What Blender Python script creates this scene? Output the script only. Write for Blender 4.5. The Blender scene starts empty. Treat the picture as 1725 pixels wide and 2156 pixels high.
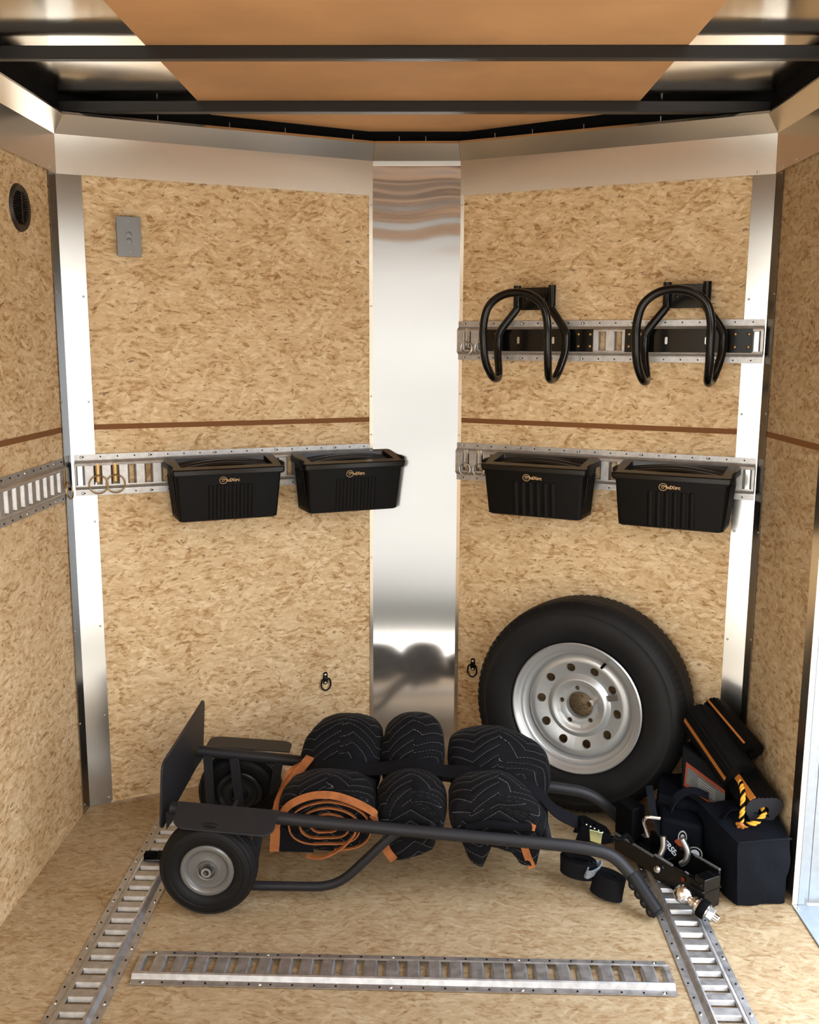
import bpy, bmesh, math, random
from mathutils import Vector, Matrix, noise
C = bpy.context.scene
COL = C.collection
random.seed(7)
PI = math.pi
V = Vector

# ------------------------------------------------------------------ camera
f_px, pitch, yaw, roll, camz = 2035.12, 0.170102, 0.018581, 0.004902, 1.469224
cp, sp, cy, sy = math.cos(pitch), math.sin(pitch), math.cos(yaw), math.sin(yaw)
fw = V((-sy*cp, cy*cp, -sp)); r0 = V((cy, sy, 0)); u0 = r0.cross(fw)
rr = math.cos(roll)*r0 + math.sin(roll)*u0
uu = -math.sin(roll)*r0 + math.cos(roll)*u0
cam_data = bpy.data.cameras.new('camera')
cam_data.sensor_fit = 'HORIZONTAL'; cam_data.sensor_width = 36
cam_data.lens = 36*f_px/1725
cam_data.clip_start = .05; cam_data.clip_end = 200
cam = bpy.data.objects.new('camera', cam_data); COL.objects.link(cam)
M = Matrix((rr, uu, -fw)).transposed().to_4x4(); M.translation = V((0, 0, camz))
cam.matrix_world = M
C.camera = cam

# ------------------------------------------------------------------ world, exposure
C.view_settings.view_transform = 'Standard'
C.view_settings.look = 'None'
C.view_settings.gamma = 1
C.view_settings.use_curve_mapping = False
C.view_settings.exposure = 0.80
SKY = 8.7
w = bpy.data.worlds.new('world'); C.world = w; w.use_nodes = True
nt = w.node_tree; nt.nodes.clear()
def nd(nt, t, **k):
    n = nt.nodes.new(t)
    for a, b in k.items(): setattr(n, a, b)
    return n
def ramp(nt, stops, interp='LINEAR'):
    n = nd(nt, 'ShaderNodeValToRGB'); cr = n.color_ramp; cr.interpolation = interp
    while len(cr.elements) < len(stops): cr.elements.new(.5)
    for e, (p, c) in zip(cr.elements, stops):
        e.position = p; e.color = (*c, 1) if len(c) == 3 else c
    return n
tc = nd(nt, 'ShaderNodeTexCoord'); sx = nd(nt, 'ShaderNodeSeparateXYZ')
nt.links.new(tc.outputs['Generated'], sx.inputs[0])
ma = nd(nt, 'ShaderNodeMath', operation='MULTIPLY_ADD'); ma.inputs[1].default_value = .5; ma.inputs[2].default_value = .5
nt.links.new(sx.outputs['Z'], ma.inputs[0])
# pale concrete yard below, dark hedge line on the horizon, bright hazy sky above
rp = ramp(nt, [(0, (.52, .48, .42)), (.40, (.62, .575, .50)), (.445, (.50, .46, .40)), (.465, (.15, .145, .125)), (.497, (.08, .08, .07)),
               (.521, (.08, .085, .075)), (.540, (.34, .335, .32)), (.575, (.80, .79, .76)), (.65, (.86, .84, .80)), (1, (.62, .72, .86))])
nt.links.new(ma.outputs[0], rp.inputs[0])
# cooler light from the side-door side
mr = nd(nt, 'ShaderNodeMapRange'); mr.inputs[1].default_value = .35; mr.inputs[2].default_value = .85
nt.links.new(sx.outputs['X'], mr.inputs[0])
mx = nd(nt, 'ShaderNodeMix', data_type='RGBA', blend_type='MULTIPLY')
nt.links.new(mr.outputs[0], mx.inputs[0]); nt.links.new(rp.outputs[0], mx.inputs[6]); mx.inputs[7].default_value = (.30, .345, .43, 1)
bg = nd(nt, 'ShaderNodeBackground'); bg.inputs[1].default_value = SKY
ow = nd(nt, 'ShaderNodeOutputWorld')
# sky dimming added along the trailer axis to tame the column's reflection
azr = nd(nt, 'ShaderNodeMath', operation='ABSOLUTE'); nt.links.new(sx.outputs['X'], azr.inputs[0])
azm = nd(nt, 'ShaderNodeMapRange', interpolation_type='SMOOTHSTEP'); azm.inputs[1].default_value = .16; azm.inputs[2].default_value = .50; azm.inputs[3].default_value = .14; azm.inputs[4].default_value = 1.0
nt.links.new(azr.outputs[0], azm.inputs[0])
azx = nd(nt, 'ShaderNodeVectorMath', operation='SCALE'); nt.links.new(mx.outputs[2], azx.inputs[0]); nt.links.new(azm.outputs[0], azx.inputs['Scale'])
nt.links.new(azx.outputs[0], bg.inputs[0]); nt.links.new(bg.outputs[0], ow.inputs[0])

# ------------------------------------------------------------------ helpers: objects
def tag(o, label=None, cat=None, group=None, kind=None):
    if label: o['label'] = label
    if cat: o['category'] = cat
    if group: o['group'] = group
    if kind: o['kind'] = kind
    return o
def thing(name, label, cat, loc=(0, 0, 0), rot=(0, 0, 0), group=None):
    o = bpy.data.objects.new(name, None); COL.objects.link(o)
    o.location = loc; o.rotation_euler = rot; o.empty_display_size = .05
    return tag(o, label, cat, group)
def obj(name, bm, mat, parent=None, smooth=True, bevel=0, solid=0, sub=0, loc=None, rot=None, angle=35, offset=0, label=None):
    bmesh.ops.recalc_face_normals(bm, faces=bm.faces)
    me = bpy.data.meshes.new(name); bm.to_mesh(me); bm.free()
    for m in (mat if isinstance(mat, (list, tuple)) else [mat]): me.materials.append(m)
    o = bpy.data.objects.new(name, me); COL.objects.link(o)
    if parent: o.parent = parent
    if loc is not None: o.location = loc
    if rot is not None: o.rotation_euler = rot
    if solid:
        m = o.modifiers.new('solid', 'SOLIDIFY'); m.thickness = solid; m.offset = offset
    if bevel:
        m = o.modifiers.new('bevel', 'BEVEL'); m.width = bevel; m.segments = 2; m.limit_method = 'ANGLE'; m.angle_limit = math.radians(40)
    if sub:
        m = o.modifiers.new('sub', 'SUBSURF'); m.levels = sub; m.render_levels = sub
    if smooth:
        for p in me.polygons: p.use_smooth = True
        if not sub: me.set_sharp_from_angle(angle=math.radians(angle))
    if label: o['label'] = label
    return o
def struct(name, bm, mat, **k):
    o = obj(name, bm, mat, **k); o['kind'] = 'structure'; return o
def copy_tree(o, parent=None):
    c = o.copy(); COL.objects.link(c)
    if parent: c.parent = parent
    for ch in [x for x in bpy.data.objects if x.parent == o]: copy_tree(ch, c)
    return c

# ------------------------------------------------------------------ helpers: shapes
def NB(): return bmesh.new()
def box(bm, lo, hi, mat=0):
    x0, y0, z0 = lo; x1, y1, z1 = hi
    v = [bm.verts.new(p) for p in [(x0,y0,z0),(x1,y0,z0),(x1,y1,z0),(x0,y1,z0),(x0,y0,z1),(x1,y0,z1),(x1,y1,z1),(x0,y1,z1)]]
    for q in [(0,3,2,1),(4,5,6,7),(0,1,5,4),(1,2,6,5),(2,3,7,6),(3,0,4,7)]:
        bm.faces.new([v[i] for i in q]).material_index = mat
    return bm
def hexa(bm, pts):
    v = [bm.verts.new(p) for p in pts]
    for q in [(0,3,2,1),(4,5,6,7),(0,1,5,4),(1,2,6,5),(2,3,7,6),(3,0,4,7)]: bm.faces.new([v[i] for i in q])
    return bm
def quad(bm, pts):
    bm.faces.new([bm.verts.new(p) for p in pts]); return bm
def prism(bm, poly, d0, d1, axis='z'):
    def P(a, b, d): return {'z': (a, b, d), 'y': (a, d, b), 'x': (d, a, b)}[axis]
    A = [bm.verts.new(P(a, b, d0)) for a, b in poly]; B = [bm.verts.new(P(a, b, d1)) for a, b in poly]
    n = len(poly)
    bm.faces.new(A[::-1]); bm.faces.new(B)
    for i in range(n): bm.faces.new([A[i], A[(i+1) % n], B[(i+1) % n], B[i]])
    return bm
def frames(path, closed=False, hint=None):
    pts = [V(p) for p in path]; n = len(pts); T = []
    for i in range(n):
        if closed: t = pts[(i+1) % n] - pts[i-1]
        else: t = pts[min(i+1, n-1)] - pts[max(i-1, 0)]
        T.append(t.normalized())
    out = []
    if hint is not None and not callable(hint):
        h = V(hint)
        for i in range(n):
            b = (h - T[i]*h.dot(T[i])).normalized(); out.append((pts[i], T[i].cross(b), b))
        return out
    a = V((0, 0, 1)) if abs(T[0].z) < .9 else V((1, 0, 0))
    N = (a - T[0]*a.dot(T[0])).normalized()
    for i in range(n):
        if i:
            N = (N - T[i]*N.dot(T[i]))
            N = N.normalized()
        out.append((pts[i], N, T[i].cross(N)))
    return out
def sweep(bm, path, sec, closed=False, hint=None, scale=None, caps=True, uv=False):
    fr = frames(path, closed, hint); rings = []
    for i, (p, n, b) in enumerate(fr):
        s = scale[i] if scale else 1
        rings.append([bm.verts.new(p + n*a*s + b*c*s) for a, c in sec])
    m = len(sec); R = len(rings)
    for i in range(R if closed else R-1):
        A, B = rings[i], rings[(i+1) % R]
        for j in range(m): bm.faces.new([A[j], A[(j+1) % m], B[(j+1) % m], B[j]])
    if not closed and caps:
        bm.faces.new(rings[0][::-1]); bm.faces.new(rings[-1])
    return bm
def circ(r, n=12, ph=0): return [(r*math.cos(2*PI*i/n+ph), r*math.sin(2*PI*i/n+ph)) for i in range(n)]
def tube(bm, path, r, n=12, closed=False, scale=None): return sweep(bm, path, circ(r, n), closed, None, scale)
def ribbon(bm, path, wdt, th, hint, closed=False):
    return sweep(bm, path, [(-th/2, -wdt/2), (th/2, -wdt/2), (th/2, wdt/2), (-th/2, wdt/2)], closed, hint)
def fillet(path, r, n=6):
    pts = [V(p) for p in path]; out = [pts[0]]
    for i in range(1, len(pts)-1):
        a, b, c = pts[i-1], pts[i], pts[i+1]
        d1 = (a-b); d2 = (c-b); l = min(r, d1.length*.48, d2.length*.48)
        p1 = b + d1.normalized()*l; p2 = b + d2.normalized()*l
        for k in range(n+1):
            t = k/n; out.append((1-t)**2*p1 + 2*t*(1-t)*b + t*t*p2)
    out.append(pts[-1]); return out
def smooth_path(pts, n=8, closed=False):
    pts = [V(p) for p in pts]; out = []; L = len(pts)
    for i in range(L if closed else L-1):
        if closed: p0, p1, p2, p3 = pts[i-1], pts[i], pts[(i+1) % L], pts[(i+2) % L]
        else: p0, p1, p2, p3 = pts[max(i-1, 0)], pts[i], pts[i+1], pts[min(i+2, L-1)]
        for k in range(n):
            t = k/n
            out.append(.5*((2*p1)+(-p0+p2)*t+(2*p0-5*p1+4*p2-p3)*t*t+(-p0+3*p1-3*p2+p3)*t**3))
    if not closed: out.append(pts[-1])
    return out
def lathe(bm, prof, n=32, axis='y', center=(0, 0, 0), close=False):
    """prof: list of (r, h) ; revolve round axis"""
    c = V(center); rings = []
    for r, h in prof:
        ring = []
        for i in range(n):
            a = 2*PI*i/n; x, y = r*math.cos(a), r*math.sin(a)
            p = {'y': V((x, h, y)), 'z': V((x, y, h)), 'x': V((h, x, y))}[axis]
            ring.append(bm.verts.new(c+p))
        rings.append(ring)
    R = len(rings)
    for k in range(R if close else R-1):
        A, B = rings[k], rings[(k+1) % R]
        for i in range(n): bm.faces.new([A[i], A[(i+1) % n], B[(i+1) % n], B[i]])
    if not close:
        if prof[0][0] > 1e-5: bm.faces.new(rings[0][::-1])
        if prof[-1][0] > 1e-5: bm.faces.new(rings[-1])
    bmesh.ops.remove_doubles(bm, verts=bm.verts, dist=1e-6)
    return bm
def cyl(bm, p0, p1, r, n=16, r1=None):
    return sweep(bm, [p0, p1], circ(r, n), scale=[1, (r1 or r)/r])
def dome(bm, c, r, h, nrm, n=12):
    nrm = V(nrm).normalized(); a = V((0, 0, 1)) if abs(nrm.z) < .9 else V((1, 0, 0))
    t = nrm.cross(a).normalized(); b = nrm.cross(t); c = V(c); rings = []
    for k in range(4):
        ph = k/4*PI/2; rings.append([bm.verts.new(c + nrm*h*math.sin(ph) + (t*math.cos(2*PI*i/n)+b*math.sin(2*PI*i/n))*r*math.cos(ph)) for i in range(n)])
    for k in range(3):
        for i in range(n): bm.faces.new([rings[k][i], rings[k][(i+1) % n], rings[k+1][(i+1) % n], rings[k+1][i]])
    top = bm.verts.new(c+nrm*h)
    for i in range(n): bm.faces.new([rings[3][i], rings[3][(i+1) % n], top])
    bm.faces.new(rings[0][::-1])
    return bm
def rrect(x0, y0, x1, y1, r, n=5):
    out = []
    for cx, cy, a0 in [(x1-r, y0+r, -PI/2), (x1-r, y1-r, 0), (x0+r, y1-r, PI/2), (x0+r, y0+r, PI)]:
        for k in range(n+1):
            a = a0 + PI/2*k/n; out.append((cx+r*math.cos(a), cy+r*math.sin(a)))
    return out
def text_mesh(s, size, ext=.0004, align='CENTER'):
    cu = bpy.data.curves.new('t', 'FONT'); cu.body = s; cu.size = size; cu.extrude = ext; cu.align_x = align; cu.offset = size*.02
    o = bpy.data.objects.new('t', cu); COL.objects.link(o)
    dg = bpy.context.evaluated_depsgraph_get(); dg.update()
    me = bpy.data.meshes.new_from_object(o.evaluated_get(dg))
    bm = bmesh.new(); bm.from_mesh(me)
    bpy.data.objects.remove(o); bpy.data.meshes.remove(me); bpy.data.curves.remove(cu)
    return bm

# ------------------------------------------------------------------ materials
def mat(name, color=(.5,.5,.5), rough=.5, metal=0, spec=.5, bump=None, noise_col=None, coat=0):
    m = bpy.data.materials.new(name); m.use_nodes = True; t = m.node_tree; b = t.nodes['Principled BSDF']
    b.inputs['Base Color'].default_value = (*color, 1); b.inputs['Roughness'].default_value = rough
    b.inputs['Metallic'].default_value = metal; b.inputs['Specular IOR Level'].default_value = spec
    if coat: b.inputs['Coat Weight'].default_value = coat
    tcn = nd(t, 'ShaderNodeTexCoord')
    if noise_col:
        sc, amt = noise_col
        n = nd(t, 'ShaderNodeTexNoise'); n.inputs['Scale'].default_value = sc; n.inputs['Detail'].default_value = 5
        t.links.new(tcn.outputs['Object'], n.inputs['Vector'])
        r = ramp(t, [(.3, tuple(c*(1-amt) for c in color)), (.7, tuple(min(1, c*(1+amt)) for c in color))])
        t.links.new(n.outputs['Fac'], r.inputs[0]); t.links.new(r.outputs[0], b.inputs['Base Color'])
    if bump:
        sc, st = bump
        n = nd(t, 'ShaderNodeTexNoise'); n.inputs['Scale'].default_value = sc; n.inputs['Detail'].default_value = 4
        t.links.new(tcn.outputs['Object'], n.inputs['Vector'])
        bp = nd(t, 'ShaderNodeBump'); bp.inputs['Strength'].default_value = st; bp.inputs['Distance'].default_value = .002
        t.links.new(n.outputs['Fac'], bp.inputs['Height']); t.links.new(bp.outputs[0], b.inputs['Normal'])
    return m

def osb(name, axes, tone=1.0, bias=1.0, warm=(1, 1, 1), contrast=1.0, scale=1.0):
    m = bpy.data.materials.new(name); m.use_nodes = True; t = m.node_tree; b = t.nodes['Principled BSDF']; L = t.links.new
    tcn = nd(t, 'ShaderNodeTexCoord'); s = nd(t, 'ShaderNodeSeparateXYZ'); cb = nd(t, 'ShaderNodeCombineXYZ')
    L(tcn.outputs['Object'], s.inputs[0])
    L(s.outputs[axes[0]], cb.inputs[0]); L(s.outputs[axes[1]], cb.inputs[1])
    wn = nd(t, 'ShaderNodeTexNoise'); wn.inputs['Scale'].default_value = 9; wn.inputs['Detail'].default_value = 4; L(cb.outputs[0], wn.inputs['Vector'])
    wa = nd(t, 'ShaderNodeVectorMath', operation='SCALE'); wa.inputs['Scale'].default_value = .055; L(wn.outputs['Color'], wa.inputs[0])
    ad = nd(t, 'ShaderNodeVectorMath', operation='ADD'); L(cb.outputs[0], ad.inputs[0]); L(wa.outputs[0], ad.inputs[1])
    prev = None
    for k, (ang, sxx, syy) in enumerate([(8, 22, 95), (50, 26, 90), (-38, 25, 88), (-8, 17, 80)]):
        mp = nd(t, 'ShaderNodeMapping'); mp.vector_type = 'TEXTURE'
        mp.inputs['Rotation'].default_value = (0, 0, math.radians(ang)); mp.inputs['Location'].default_value = (k*3.3, k*1.7, 0)
        mp.inputs['Scale'].default_value = (1/(sxx*scale), 1/(syy*scale*bias), 1)
        L(ad.outputs[0], mp.inputs[0])
        vo = nd(t, 'ShaderNodeTexVoronoi', voronoi_dimensions='2D'); vo.inputs['Scale'].default_value = 1; L(mp.outputs[0], vo.inputs['Vector'])
        sc = nd(t, 'ShaderNodeSeparateColor'); L(vo.outputs['Color'], sc.inputs[0])
        # strand layer with the highest random rank lies on top
        if prev is None: prev = (sc.outputs[0], sc.outputs[1])
        else:
            gt = nd(t, 'ShaderNodeMath', operation='GREATER_THAN'); L(sc.outputs[1], gt.inputs[0]); L(prev[1], gt.inputs[1])
            m1 = nd(t, 'ShaderNodeMix', data_type='FLOAT'); L(gt.outputs[0], m1.inputs[0]); L(prev[0], m1.inputs[2]); L(sc.outputs[0], m1.inputs[3])
            mm = nd(t, 'ShaderNodeMath', operation='MAXIMUM'); L(sc.outputs[1], mm.inputs[0]); L(prev[1], mm.inputs[1])
            prev = (m1.outputs[0], mm.outputs[0])
    fn = nd(t, 'ShaderNodeTexNoise'); fn.inputs['Scale'].default_value = 1; fn.inputs['Detail'].default_value = 6; fn.inputs['Roughness'].default_value = .7
    fm = nd(t, 'ShaderNodeMapping'); fm.inputs['Scale'].default_value = (36, 92*bias, 1); L(ad.outputs[0], fm.inputs[0]); L(fm.outputs[0], fn.inputs['Vector'])
    mixv = nd(t, 'ShaderNodeMath', operation='MULTIPLY_ADD'); L(fn.outputs['Fac'], mixv.inputs[0]); mixv.inputs[1].default_value = .98
    sub = nd(t, 'ShaderNodeMath', operation='MULTIPLY_ADD'); L(prev[0], sub.inputs[0]); sub.inputs[1].default_value = .28; sub.inputs[2].default_value = -.14
    L(sub.outputs[0], mixv.inputs[2])
    ln = nd(t, 'ShaderNodeTexNoise'); ln.inputs['Scale'].default_value = 7; ln.inputs['Detail'].default_value = 3; L(cb.outputs[0], ln.inputs['Vector'])
    lm = nd(t, 'ShaderNodeMath', operation='MULTIPLY_ADD'); L(ln.outputs['Fac'], lm.inputs[0]); lm.inputs[1].default_value = .34; lm.inputs[2].default_value = -.17
    la = nd(t, 'ShaderNodeMath', operation='ADD'); L(lm.outputs[0], la.inputs[0]); L(mixv.outputs[0], la.inputs[1]); mixv = la
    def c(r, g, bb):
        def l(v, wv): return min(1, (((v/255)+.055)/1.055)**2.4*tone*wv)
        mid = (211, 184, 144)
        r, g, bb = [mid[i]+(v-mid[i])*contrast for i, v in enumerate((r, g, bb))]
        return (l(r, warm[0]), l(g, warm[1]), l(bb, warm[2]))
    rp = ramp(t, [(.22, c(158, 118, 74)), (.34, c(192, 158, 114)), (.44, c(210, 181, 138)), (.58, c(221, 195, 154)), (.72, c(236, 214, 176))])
    L(mixv.outputs[0], rp.inputs[0])
    # sparse dark strands and flecks
    dn = nd(t, 'ShaderNodeTexNoise'); dn.inputs['Scale'].default_value = 1; dn.inputs['Detail'].default_value = 4; dn.inputs['Roughness'].default_value = .68
    dm = nd(t, 'ShaderNodeMapping'); dm.inputs['Scale'].default_value = (30, 92*bias, 1); dm.inputs['Rotation'].default_value = (0, 0, .15); L(ad.outputs[0], dm.inputs[0]); L(dm.outputs[0], dn.inputs['Vector'])
    dr = ramp(t, [(.605, (0, 0, 0)), (.640, (1, 1, 1))]); L(dn.outputs['Fac'], dr.inputs[0])
    dk = nd(t, 'ShaderNodeMix', data_type='RGBA'); L(rp.outputs[0], dk.inputs[6]); dk.inputs[7].default_value = (*c(116, 78, 46), 1)
    df = nd(t, 'ShaderNodeMath', operation='MULTIPLY'); L(dr.outputs[0], df.inputs[0]); df.inputs[1].default_value = .75*min(1, contrast)
    L(df.outputs[0], dk.inputs[0])
    L(dk.outputs[2], b.inputs['Base Color'])
    b.inputs['Roughness'].default_value = .62; b.inputs['Specular IOR Level'].default_value = .25
    bp = nd(t, 'ShaderNodeBump'); bp.inputs['Strength'].default_value = .25; bp.inputs['Distance'].default_value = .001
    L(mixv.outputs[0], bp.inputs['Height']); L(bp.outputs[0], b.inputs['Normal'])
    return m

def sheet_metal(name, color, rough, wave=0, tilt=False, brushed=None, ripple=False, mottled=0, metal=1.0, wave_scale=2.0):
    """mill-finish sheet: gentle buckles in the shading normal, optional bow of a tall sheet"""
    m = bpy.data.materials.new(name); m.use_nodes = True; t = m.node_tree; b = t.nodes['Principled BSDF']; L = t.links.new
    b.inputs['Metallic'].default_value = metal; b.inputs['Roughness'].default_value = rough
    b.inputs['Base Color'].default_value = (*color, 1)
    tcn = nd(t, 'ShaderNodeTexCoord'); vec = tcn.outputs['Object']
    if mottled:
        n = nd(t, 'ShaderNodeTexNoise'); n.inputs['Scale'].default_value = 55; n.inputs['Detail'].default_value = 6; L(vec, n.inputs['Vector'])
        r = ramp(t, [(.35, tuple(c*(1-mottled) for c in color)), (.65, tuple(min(1, c*(1+mottled)) for c in color))]); L(n.outputs['Fac'], r.inputs[0]); L(r.outputs[0], b.inputs['Base Color'])
        rr_ = nd(t, 'ShaderNodeMapRange'); rr_.inputs[3].default_value = rough*.8; rr_.inputs[4].default_value = rough*1.3; L(n.outputs['Fac'], rr_.inputs[0]); L(rr_.outputs[0], b.inputs['Roughness'])
    nrm = None
    h = None
    if wave:
        n = nd(t, 'ShaderNodeTexNoise'); n.inputs['Scale'].default_value = wave_scale; n.inputs['Detail'].default_value = 1; L(vec, n.inputs['Vector'])
        mm = nd(t, 'ShaderNodeMath', operation='MULTIPLY'); L(n.outputs['Fac'], mm.inputs[0]); mm.inputs[1].default_value = wave; h = mm.outputs[0]
    if ripple:   # faint sideways ripples left by the brake near the head of the sheet
        s = nd(t, 'ShaderNodeSeparateXYZ'); L(vec, s.inputs[0])
        nn = nd(t, 'ShaderNodeTexNoise'); nn.inputs['Scale'].default_value = 3.2; nn.inputs['Detail'].default_value = 0; L(vec, nn.inputs['Vector'])
        z2 = nd(t, 'ShaderNodeMath', operation='MULTIPLY_ADD'); L(nn.outputs['Fac'], z2.inputs[0]); z2.inputs[1].default_value = .25; L(s.outputs['Z'], z2.inputs[2])
        z3 = nd(t, 'ShaderNodeMath', operation='MULTIPLY'); L(z2.outputs[0], z3.inputs[0]); z3.inputs[1].default_value = 95
        sn = nd(t, 'ShaderNodeMath', operation='SINE'); L(z3.outputs[0], sn.inputs[0])
        en = nd(t, 'ShaderNodeMapRange'); en.inputs[1].default_value = 1.74; en.inputs[2].default_value = 1.90; L(s.outputs['Z'], en.inputs[0])
        m2 = nd(t, 'ShaderNodeMath', operation='MULTIPLY'); L(sn.outputs[0], m2.inputs[0]); L(en.outputs[0], m2.inputs[1])
        m3 = nd(t, 'ShaderNodeMath', operation='MULTIPLY'); L(m2.outputs[0], m3.inputs[0]); m3.inputs[1].default_value = .00030
        if h is None: h = m3.outputs[0]
        else:
            a = nd(t, 'ShaderNodeMath', operation='ADD'); L(h, a.inputs[0]); L(m3.outputs[0], a.inputs[1]); h = a.outputs[0]
    if h is not None:
        bp = nd(t, 'ShaderNodeBump'); bp.inputs['Strength'].default_value = 1; bp.inputs['Distance'].default_value = 1
        L(h, bp.inputs['Height']); nrm = bp.outputs[0]
    if tilt:     # the tall sheet bows: its face leans back towards the foot
        s = nd(t, 'ShaderNodeSeparateXYZ'); L(vec, s.inputs[0])
        zz = nd(t, 'ShaderNodeMath', operation='DIVIDE'); L(s.outputs['Z'], zz.inputs[0]); zz.inputs[1].default_value = 2
        kr = ramp(t, [(.15, (.45,)*3), (.20, (.66,)*3), (.275, (.93,)*3), (.35, (1,)*3), (.45, (.87,)*3), (.60, (.57,)*3), (.735, (.36,)*3), (.85, (.1,)*3), (.90, (0,)*3)], 'B_SPLINE'); L(zz.outputs[0], kr.inputs[0])
        k = nd(t, 'ShaderNodeMath', operation='MULTIPLY'); L(kr.outputs[0], k.inputs[0]); k.inputs[1].default_value = tilt
        cbn = nd(t, 'ShaderNodeCombineXYZ'); L(k.outputs[0], cbn.inputs[2])
        g = nd(t, 'ShaderNodeNewGeometry')
        a = nd(t, 'ShaderNodeVectorMath', operation='ADD'); L(nrm if nrm else g.outputs['Normal'], a.inputs[0]); L(cbn.outputs[0], a.inputs[1])
        nz = nd(t, 'ShaderNodeVectorMath', operation='NORMALIZE'); L(a.outputs[0], nz.inputs[0]); nrm = nz.outputs[0]
    if nrm: L(nrm, b.inputs['Normal'])
    return m

M_wallL = osb('osb_wall_left', (1, 2), .92)
M_wallN = osb('osb_wall_nose', (0, 2), 1.0)
M_wallR = osb('osb_wall_right_shaded', (1, 2), .68, bias=.9)  # same OSB as the other walls, this wall's shade put into the tone
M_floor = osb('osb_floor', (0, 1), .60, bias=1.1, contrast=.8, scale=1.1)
M_alu = sheet_metal('mill_aluminium', (.40, .385, .355), .20, wave=.0009, tilt=.17)
M_col = sheet_metal('column_aluminium', (.80, .78, .75), .11, metal=.9, wave=.0012, tilt=.17, ripple=True)
M_cove = sheet_metal('cove_aluminium', (.88, .845, .78), .24, wave=.001)
M_roof = sheet_metal('roof_sheet', (.80, .77, .72), .13, wave=.006, wave_scale=1.6)
M_galv = sheet_metal('galvanized_steel', (.52, .515, .51), .46, mottled=.13, metal=.95)
M_sill = sheet_metal('sill_aluminium', (.42, .46, .50), .45, mottled=.05)
M_beam = mat('black_painted_steel', (.011, .010, .0095), .42, spec=.4)
M_dark = mat('dark_gap', (.003, .003, .003), .8, spec=.1)
M_luan = mat('luan_ply', (.55, .31, .145), .6, noise_col=(3, .14), spec=.2)
M_gap = mat('brown_seam', (.20, .085, .028), .7, spec=.2)
M_plastic = mat('black_plastic', (.0022, .002, .0018), .5, spec=.16, bump=(300, .15))
M_lid = mat('glossy_black_plastic', (.003, .0025, .002), .30, spec=.36)
M_gloss = mat('gloss_black_paint', (.003, .003, .003), .16, spec=.35)
M_logo = mat('tan_print', (.62, .40, .20), .5)
M_rubber = mat('tyre_rubber', (.0065, .0065, .0068), .6, spec=.22, noise_col=(8, .25))
M_rim = mat('silver_wheel_paint', (.42, .43, .43), .36, metal=.6)
M_frame = mat('charcoal_powder_coat', (.017, .0175, .020), .48, spec=.3, bump=(500, .1))
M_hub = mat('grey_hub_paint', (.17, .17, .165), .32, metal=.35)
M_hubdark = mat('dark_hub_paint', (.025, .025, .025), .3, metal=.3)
M_steel = mat('zinc_steel', (.62, .62, .61), .28, metal=1)
M_chrome = mat('chrome', (.80, .79, .77), .1, metal=1)
M_brass = mat('yellow_zinc', (.42, .27, .12), .33, metal=1)
M_grip = mat('black_grip_rubber', (.006, .006, .007), .55, spec=.25)
M_orange = mat('orange_binding', (.33, .115, .036), .75, spec=.2, bump=(600, .5), noise_col=(40, .2))
M_strap = mat('black_webbing', (.006, .0062, .0078), .7, spec=.1, bump=(900, .5))
M_bag = mat('navy_black_nylon', (.0045, .0055, .0085), .65, spec=.08, bump=(35, .9))
M_bagtop = mat('black_nylon', (.002, .0025, .0045), .7, spec=.05, bump=(35, .9))
M_white = mat('white_print', (.45, .49, .53), .6)
M_grey = mat('grey_print', (.22, .22, .22), .6)
M_sticker = mat('brown_grey_sticker', (.07, .058, .05), .5)
M_label = mat('label_paper', (.065, .068, .064), .6, spec=.1, noise_col=(60, .15))
M_red = mat('label_orange', (.17, .032, .012), .6, spec=.1)
M_stripe = mat('orange_stripe', (.36, .12, .018), .5)
M_blackrub = mat('black_chock_rubber', (.002, .002, .0022), .6, spec=.12)
M_chockend = mat('grey_chock_end', (.017, .018, .022), .65, spec=.2)
M_gold = mat('greenish_zinc', (.66, .70, .36), .25, metal=.8)
M_tape = mat('grey_band', (.22, .25, .28), .6, noise_col=(200, .4))
M_box = mat('plate_cover_grey', (.24, .25, .26), .45, metal=.7)
M_yellow = mat('yellow_rope', (.62, .31, .02), .6)
M_black = mat('plain_black', (.0025, .0025, .003), .6, spec=.05)
M_gravel = mat('gravel', (.50, .44, .37), .9, noise_col=(60, .5))
M_vent = mat('dark_brown_vent', (.018, .012, .009), .45)

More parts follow.
